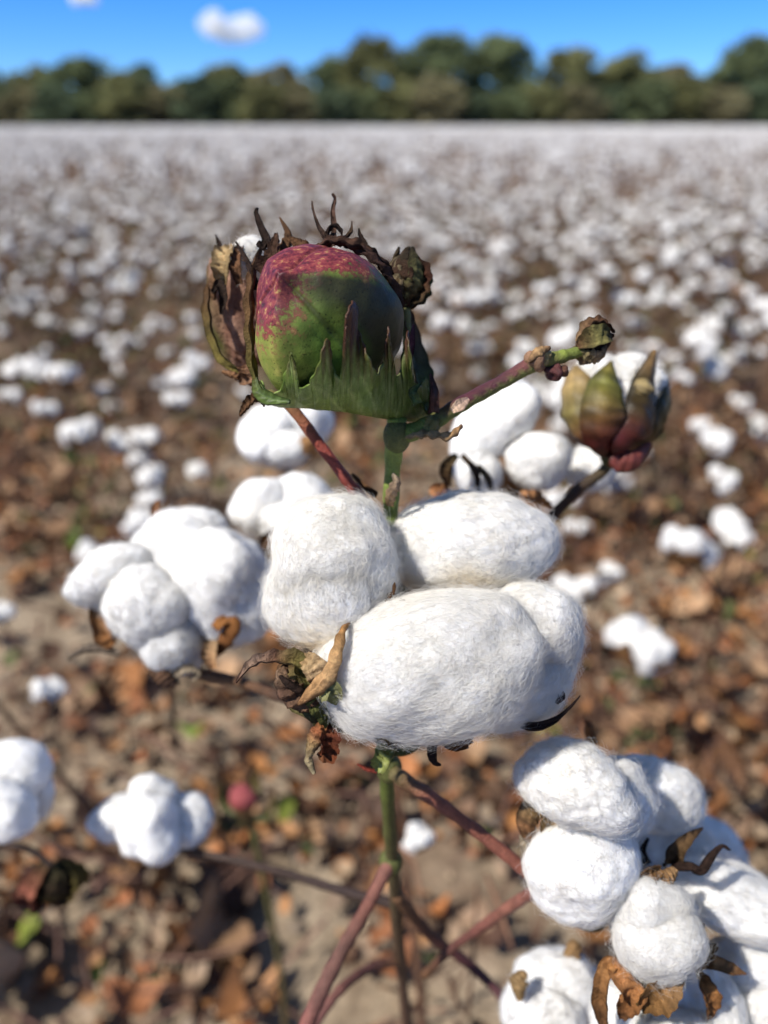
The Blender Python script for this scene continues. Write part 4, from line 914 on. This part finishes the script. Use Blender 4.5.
scatter_leaves(3600, wedge(1.1, 6.0, .8, lambda x, y: -.2 + .35 * (x < 0)), (.010, .026), [(.10, .12, .03), (.15, .14, .04), (.07, .08, .025), (.18, .15, .05)], (.01, .20), 304, 'weeds', 'olive weeds and withered greenery between the middle plants', curl=.6)
# twigs
g = np.random.default_rng(31); mb = MB()
for (x, y) in wedge(.2, 3.0, .8)(g, 1300):
    a = g.uniform(0, 6.28); L = g.uniform(.03, .16); z = gz(x, y) + g.uniform(.003, .05); d = np.array([math.cos(a), math.sin(a), g.normal(0, .18)]) * L
    tube(mb, [np.array([x, y, z]), np.array([x, y, z]) + d * .5 + g.normal(0, .006, 3), np.array([x, y, z]) + d], [.002, .0015, .0008], np.array((.20, .11, .08)) * g.uniform(.5, 1.6), m=5, n=7)
tag(link('twigs', mb.mesh('twigs', M_TWIG)), 'broken dry twigs lying in the litter', 'twigs', kind='stuff')
# clods
g = np.random.default_rng(32); mb = MB(); v, f = ico(2)
for (x, y) in wedge(.15, 2.2, .8, lambda x, y: .2 * (x < 0))(g, 900):
    r = g.uniform(.003, .014) * g.uniform(.5, 1)
    mb.add(np.array([x, y, gz(x, y) + r * .3]) + v * r * np.array([1, 1, .7]) * (1 + Waves(int(g.integers(1e6)), [(3, .22, 4)])(v))[:, None], None, f, np.array((.33, .26, .195)) * g.uniform(.6, 1.2))
tag(link('clods', mb.mesh('clods', M_TWIG)), 'crumbled lumps of sandy soil', 'soil clods', kind='stuff')

# ================================================================== the field: plants in loose rows
g = np.random.default_rng(77)
def dens(x, y):
    px, py, d = PX((x, y, .3)); v_ = .62 + .75 * mnoise.noise(Vector((x, y, 1)) * 1.1)
    if py > 330 and px < 330: v_ -= .55
    if py > 430: v_ -= .8
    if 300 < px < 420 and 330 < py: v_ -= .3
    if py < 330: v_ += .15
    if py < 230: v_ += .4
    if px > 380 and py < 420: v_ += .28
    return v_
cands = []
y = 1.15
rowdir = R(14)
for rowi in range(-60, 60):
    for k in range(0, 130):
        s = 1.0 + k * .20; r0 = rowi * .42
        x = r0 * math.cos(rowdir) + (s) * math.sin(rowdir) + g.normal(0, .07); yy = s * math.cos(rowdir) - r0 * math.sin(rowdir) + g.normal(0, .05)
        if yy < 1.15 or yy > 12: continue
        px, py, d = PX((x, yy, .3))
        if -25 < px < 793 and g.random() < dens(x, yy) * .95: cands.append((yy, x))
cands.sort()
cands = cands[:290]
YF = cands[-1][0]
print('field plants', len(cands), 'to', YF)

def proto_near(seed):
    g2 = np.random.default_rng(seed); h = g2.uniform(.30, .42); nb = int(g2.integers(8, 13)); ends = []
    for _ in range(nb):
        a = g2.uniform(0, 6.28); r_ = g2.uniform(.03, .15); ends.append(np.array([math.cos(a) * r_, math.sin(a) * r_, g2.uniform(.10, h)]))
    return g2, h, ends
protos = []
for k in range(7):
    g2, h, ends = proto_near(600 + k)
    o = empty('cotton_plant', (0, 0, 0)); mb = MB(); stalks(mb, g2, [e - [0, 0, .012] for e in ends], h); bare_twigs(mb, g2, 16, h, .15)
    link('main_stem', mb.mesh('stalk', M_TWIG), o)
    mb = MB(); dead_leaves(mb, g2, 60, h, .15); tag(link('dry_leaves', mb.mesh('dry_leaves', M_LITTER), o), kind='stuff')
    for e in ends: add_boll(o, e, g2.uniform(.017, .027), int(g2.integers(6)), (g2.uniform(-.5, .5), g2.uniform(-.5, .5), g2.uniform(0, 6)))
    protos.append(o)
far_protos = []
for k in range(9):
    g2, h, ends = proto_near(700 + k)
    mb = MB(); stalks(mb, g2, ends, h); bare_twigs(mb, g2, 10, h, .15); dead_leaves(mb, g2, 44, h, .15)
    me = mb.mesh('stalk', M_TWIG)
    m2 = MB()
    for e in ends: boll_mesh_data(m2, e, g2.uniform(.017, .027), int(g2.integers(1e6)), sub=1)
    # one mesh, two materials
    V1 = MB(); V1.V = mb.V + m2.V; V1.C = mb.C + m2.C; V1.n = mb.n + m2.n
    V1.Q = mb.Q; V1.T = mb.T + [t_ + mb.n for t_ in m2.T]
    me2 = V1.mesh('cotton_plant', M_TWIG); me2.materials.append(M_FIELD)
    nq = sum(len(a) for a in V1.Q); n1_ = sum(len(a) for a in mb.T); n2_ = sum(len(a) for a in m2.T)
    me2.polygons.foreach_set('material_index', np.concatenate([np.zeros(nq + n1_, int), np.ones(n2_, int)]).astype(np.int32)); me2.update()
    far_protos.append(me2)
def copy_tree(o, parent=None):
    c = o.copy(); col.objects.link(c); c.parent = parent
    for ch in list(o.children): copy_tree(ch, c)
    return c
used = set()
for (yy, x) in cands:
    px, py, d = PX((x, yy, .3))
    side = 'left' if px < 256 else 'right' if px > 512 else 'middle'
    band = 'nearer' if yy < 3.0 else 'mid distance' if yy < 5.5 else 'farther'
    if yy < 3.6:
        k = int(g.integers(7))
        if k in used: o = copy_tree(protos[k])
        else: used.add(k); o = protos[k]
    else:
        o = link('cotton_plant', far_protos[int(g.integers(9))])
    o.location = (x, yy, 0); o.rotation_euler = (0, 0, g.uniform(0, 6.28)); s = g.uniform(.8, 1.15); o.scale = (s, s, s)
    where = {'left': 'on the left side', 'middle': 'around the middle', 'right': 'on the right side'}[side]
    tag(o, f'one of the {band} leafless white-bolled plants {where} of the field', 'cotton plant', GRP + ', ' + band + ' ' + side)
for k, o in enumerate(protos):
    if k not in used:
        for ch in list(o.children):
            for c2 in list(ch.children): bpy.data.objects.remove(c2)
            bpy.data.objects.remove(ch)
        bpy.data.objects.remove(o)

# the rest of the crop
g = np.random.default_rng(88)
def mass(n, y0, y1, per, r, zmax, sub, spread):
    y = np.sqrt(g.uniform(y0 ** 2, y1 ** 2, n)); x = g.uniform(-1, 1, n) * (y * .66 + 2.0)
    keep = np.array([mnoise.noise(Vector((a, b_, 1)) * .8) for a, b_ in zip(x, y)]) > g.uniform(-.75, .0, n); x, y = x[keep], y[keep]; n = len(x)
    C = np.stack([np.repeat(x, per), np.repeat(y, per), np.zeros(n * per)], 1)
    C[:, :2] += g.normal(0, spread, (n * per, 2)); C[:, 2] = g.uniform(.12, 1, n * per) ** .7 * zmax
    v, f = ico(sub); rr = g.uniform(r * .7, r * 1.2, (len(C), 1, 1)) * g.uniform(.75, 1.15, (len(C), 1, 3))
    dv = v[None] * g.uniform(.8, 1.15, (len(C), len(v), 1))
    P = C[:, None] + dv * rr
    return P.reshape(-1, 3), (f[None] + (np.arange(len(C)) * len(v))[:, None, None]).reshape(-1, 3), x, y
mw = MB(); ms = MB()
for args in [(int(3.9 * .68 * (20 ** 2 - YF ** 2)), YF, 20, 10, .028, .40, 0, .085), (int(3.4 * .68 * (45 ** 2 - 20 ** 2)), 20, 45, 8, .030, .42, 0, .10), (int(.80 * .68 * (150 ** 2 - 45 ** 2)), 45, 150, 4, .070, .42, 0, .25)]:
    P, T_, x, y = mass(*args); mw.add(P, None, T_)
    # brown stalks: three crossing slivers each
    k = 6 if args[1] < 40 else 4; n = len(x)
    c = np.stack([np.repeat(x, k), np.repeat(y, k), np.zeros(n * k)], 1); c[:, :2] += g.normal(0, args[7], (n * k, 2))
    wd = (.012 if args[1] < 20 else .02 if args[1] < 40 else .06)
    dx = g.normal(0, wd, (n * k, 3)); dx[:, 2] = 0; tipp = c + g.normal(0, .06, (n * k, 3)); tipp[:, 2] = g.uniform(.2, .42, n * k)
    P = np.stack([c - dx, c + dx, tipp], 1).reshape(-1, 3)
    ms.add(P, None, np.arange(len(P)).reshape(-1, 3), np.repeat(np.array((.20, .12, .075)) * g.uniform(.6, 1.3, (n * k, 1)), 3, 0))
V1 = MB(); V1.V = mw.V + ms.V; V1.C = mw.C + ms.C; V1.n = mw.n + ms.n; V1.T = mw.T + [t_ + mw.n for t_ in ms.T]
me = V1.mesh('cotton_crop', M_FIELD, smooth=True); me.materials.append(M_TWIG)
a1 = sum(len(a) for a in mw.T); a2 = sum(len(a) for a in ms.T)
me.polygons.foreach_set('material_index', np.concatenate([np.zeros(a1, int), np.ones(a2, int)]).astype(np.int32)); me.update()
tag(link('cotton_crop', me), 'far white cotton crop reaching back to the trees', 'cotton crop', kind='stuff')

# ================================================================== trees
def leaf_mat():
    m, t = new_mat('foliage'); a = N(t, 'ShaderNodeAttribute', attribute_name='Col')
    d = N(t, 'ShaderNodeBsdfDiffuse'); tr = N(t, 'ShaderNodeBsdfTranslucent'); t.links.new(a.outputs[0], d.inputs[0]); t.links.new(a.outputs[0], tr.inputs[0])
    mx = N(t, 'ShaderNodeMixShader'); mx.inputs[0].default_value = .42; o = N(t, 'ShaderNodeOutputMaterial')
    t.links.new(d.outputs[0], mx.inputs[1]); t.links.new(tr.outputs[0], mx.inputs[2]); t.links.new(mx.outputs[0], o.inputs[0]); return m
M_FOL = leaf_mat(); M_BARK = organic('bark', 2, .4, .85, 0, .8, .2, .05)
def crown_mesh(seed, h, wd, tone, n=5200, low=.12, leaf=.34):
    """leaf clumps gathered round limb ends, gaps between"""
    g = np.random.default_rng(seed); nl = 80
    a = g.uniform(0, 6.28, nl); rr = np.sqrt(g.random(nl)) ; zz = g.uniform(low, 1, nl)
    prof = np.sqrt(np.clip(1 - ((zz - .48) / .54) ** 2, .02, 1))
    L = np.stack([np.cos(a) * rr * prof * wd * .42, np.sin(a) * rr * prof * wd * .42, zz * h * .93], 1)
    ls = g.uniform(.09, .175, nl) * wd
    idx = g.integers(0, nl, n); d = unit(g.normal(size=(n, 3))); rad = g.random(n) ** .45
    C = L[idx] + d * (ls[idx] * rad)[:, None] * np.array([1, 1, .62])
    s = g.uniform(.6, 1.3, (n, 1)) * leaf
    u = unit(g.normal(size=(n, 3))); w_ = unit(np.cross(u, g.normal(size=(n, 3))))
    P = np.stack([C - u * s, C + w_ * s * .6, C + u * s, C - w_ * s * .6], 1)
    Cc = np.array(tone) * g.uniform(.6, 1.4, (nl, 1))[idx] * g.uniform(.7, 1.3, (n, 1))
    mb = MB(); mb.add(P.reshape(-1, 3), np.arange(4 * n).reshape(-1, 4), None, np.repeat(Cc, 4, 0))
    tb = MB(); tr = .035 * h
    tube(tb, [(0, 0, -.2), (.1, 0, h * .25), (.2, .1, h * .5), (0, 0, h * .8)], [tr, tr * .75, tr * .5, tr * .15], (.16, .12, .09), m=8, n=14, lump=.05)
    for k in range(0, nl, 3):
        z0 = L[k][2] * .5 + .1 * h
        tube(tb, [(0, 0, min(z0, h * .6)), L[k] * .55 + np.array([0, 0, z0 * .35]), L[k]], [tr * .4, tr * .25, tr * .08], (.15, .11, .085), m=5, n=8)
    return mb.mesh('crown', M_FOL, smooth=False), tb.mesh('trunk', M_BARK)
DT = 145.0
def sx_(px, D): return (px - 384) / FPX * D / (math.cos(TH) + 0)  # level ray: d along view = D*cos
def tree(px, topy, wpx, D, seed, tone, label, n=12000, low=.12):
    dd = D * math.cos(TH); x = (px - 384) / FPX * dd
    wd = wpx / FPX * dd; ang = TH - math.atan((512 - topy) / FPX)
    h = (H - D * math.tan(ang)) * 1.07; wd *= 1.12
    o = tag(empty('tree', (x, D, 0)), label, 'tree', 'trees along the far edge of the field')
    cm, tm = crown_mesh(seed, h, wd, tone, n=n, low=low, leaf=.36)
    link('crown', cm, o); link('trunk', tm, o)
G1 = (.21, .215, .10); G2 = (.16, .195, .10); G3 = (.25, .23, .13); G4 = (.13, .17, .10)
TR = [(-8, 74, 62, 140, G4, 'dark tree at the far left edge of the tree line'),
      (42, 70, 64, 150, G1, 'first rounded olive tree from the left in the tree line'),
      (92, 62, 84, 143, G2, 'broad low tree below the upper left cloud wisp'),
      (142, 69, 62, 150, G4, 'dark green tree just left of the dip in the tree line'),
      (190, 80, 56, 142, G3, 'small brownish tree standing in the first dip of the tree line'),
      (232, 69, 64, 148, G1, 'olive tree directly below the small white cloud'),
      (282, 68, 66, 144, G3, 'rounded tree above the left withered boll'),
      (328, 60, 62, 150, G2, 'tree above the curled crest of the closed boll'),
      (374, 42, 84, 146, G1, 'tall spreading tree at the middle of the tree line'),
      (438, 38, 84, 143, G2, 'tall dark tree just right of the middle, highest of its clump'),
      (500, 40, 86, 148, G2, 'tall airy tree with sky showing through its crown right of the middle'),
      (568, 52, 74, 144, G1, 'round topped tree above the right branch bud'),
      (625, 57, 72, 148, G1, 'full olive tree above the right half open boll'),
      (668, 67, 62, 143, G3, 'lower tree sloping down to the right hand gap'),
      (706, 84, 50, 150, G3, 'small pale tree in the gap at right of the tree line'),
      (742, 42, 78, 145, G2, 'tall tree rising beyond the gap near the right edge'),
      (790, 38, 84, 150, G4, 'tall tree cut by the right edge of the picture')]
for k, (px, ty, wp, D, tone, lb) in enumerate(TR): tree(px, ty, wp, D, 40 + k, tone, lb)
# second rank and undergrowth: shrubs closing the foot of the line
SH = ['olive', 'brownish', 'dark green', 'dull green']
g = np.random.default_rng(5)
for k in range(24):
    px = -10 + k * 34.5; tn = [G1, G3, G4, G2][k % 4]; D = 137 + g.uniform(-2, 3); dd = D * math.cos(TH)
    o = tag(empty('shrub', ((px - 384) / FPX * dd, D, 0)), 'low dense shrub closing the foot of the tree line', 'shrub', 'shrubs at the foot of the tree line')
    hh = g.uniform(5.0, 7.5); cm, tm = crown_mesh(300 + k, hh, 9.5, tn, n=5000, low=.0, leaf=.34); link('crown', cm, o); link('trunk', tm, o)
# grass strip before the trees
mb = MB(); mb.add([(-220, 152, .05), (220, 152, .05), (220, 158, .05), (-220, 158, .05)], [(0, 1, 2, 3)], None, (.12, .15, .05))

# ================================================================== clouds
def cloud(px, py, wpx, hpx, D, seed, label):
    dirv = W(px, py, 1.0) - CAM; c = CAM + dirv * D
    g = np.random.default_rng(seed); s = D / FPX; mb = MB(); v, f = ico(3)
    k = 9
    pts = []
    for i_ in range(k):
        u = g.uniform(-.75, .75); r = hpx * s * (.52 - .22 * abs(u)) * g.uniform(.75, 1.1)
        wv = Waves(seed + i_, [(3, .14, 5), (8, .05, 6)])
        mb.add(c + RGT * u * wpx * s * .5 + UPV * (g.uniform(-.25, .12) * hpx * s) + FWD * g.uniform(-1, 1) * hpx * s * .5 + v * (1 + wv(v))[:, None] * np.array([r * 1.25, r, r]), None, f)
    m, t = new_mat('cloud_vapour'); pv_ = N(t, 'ShaderNodeVolumePrincipled'); pv_.inputs['Density'].default_value = 4.0 / (hpx * s); pv_.inputs['Color'].default_value = (.99, 1.0, 1.0, 1); pv_.inputs['Anisotropy'].default_value = .2
    o = N(t, 'ShaderNodeOutputMaterial'); t.links.new(pv_.outputs[0], o.inputs['Volume'])
    o_ = link('cloud', mb.mesh('cloud', m, c)); o_.location = c; tag(o_, label, kind='structure')
cloud(233, 26, 62, 24, 1500, 11, 'small white cloud above the tree line')
cloud(84, -3, 30, 12, 1600, 12, 'wisp of white cloud at the top edge')
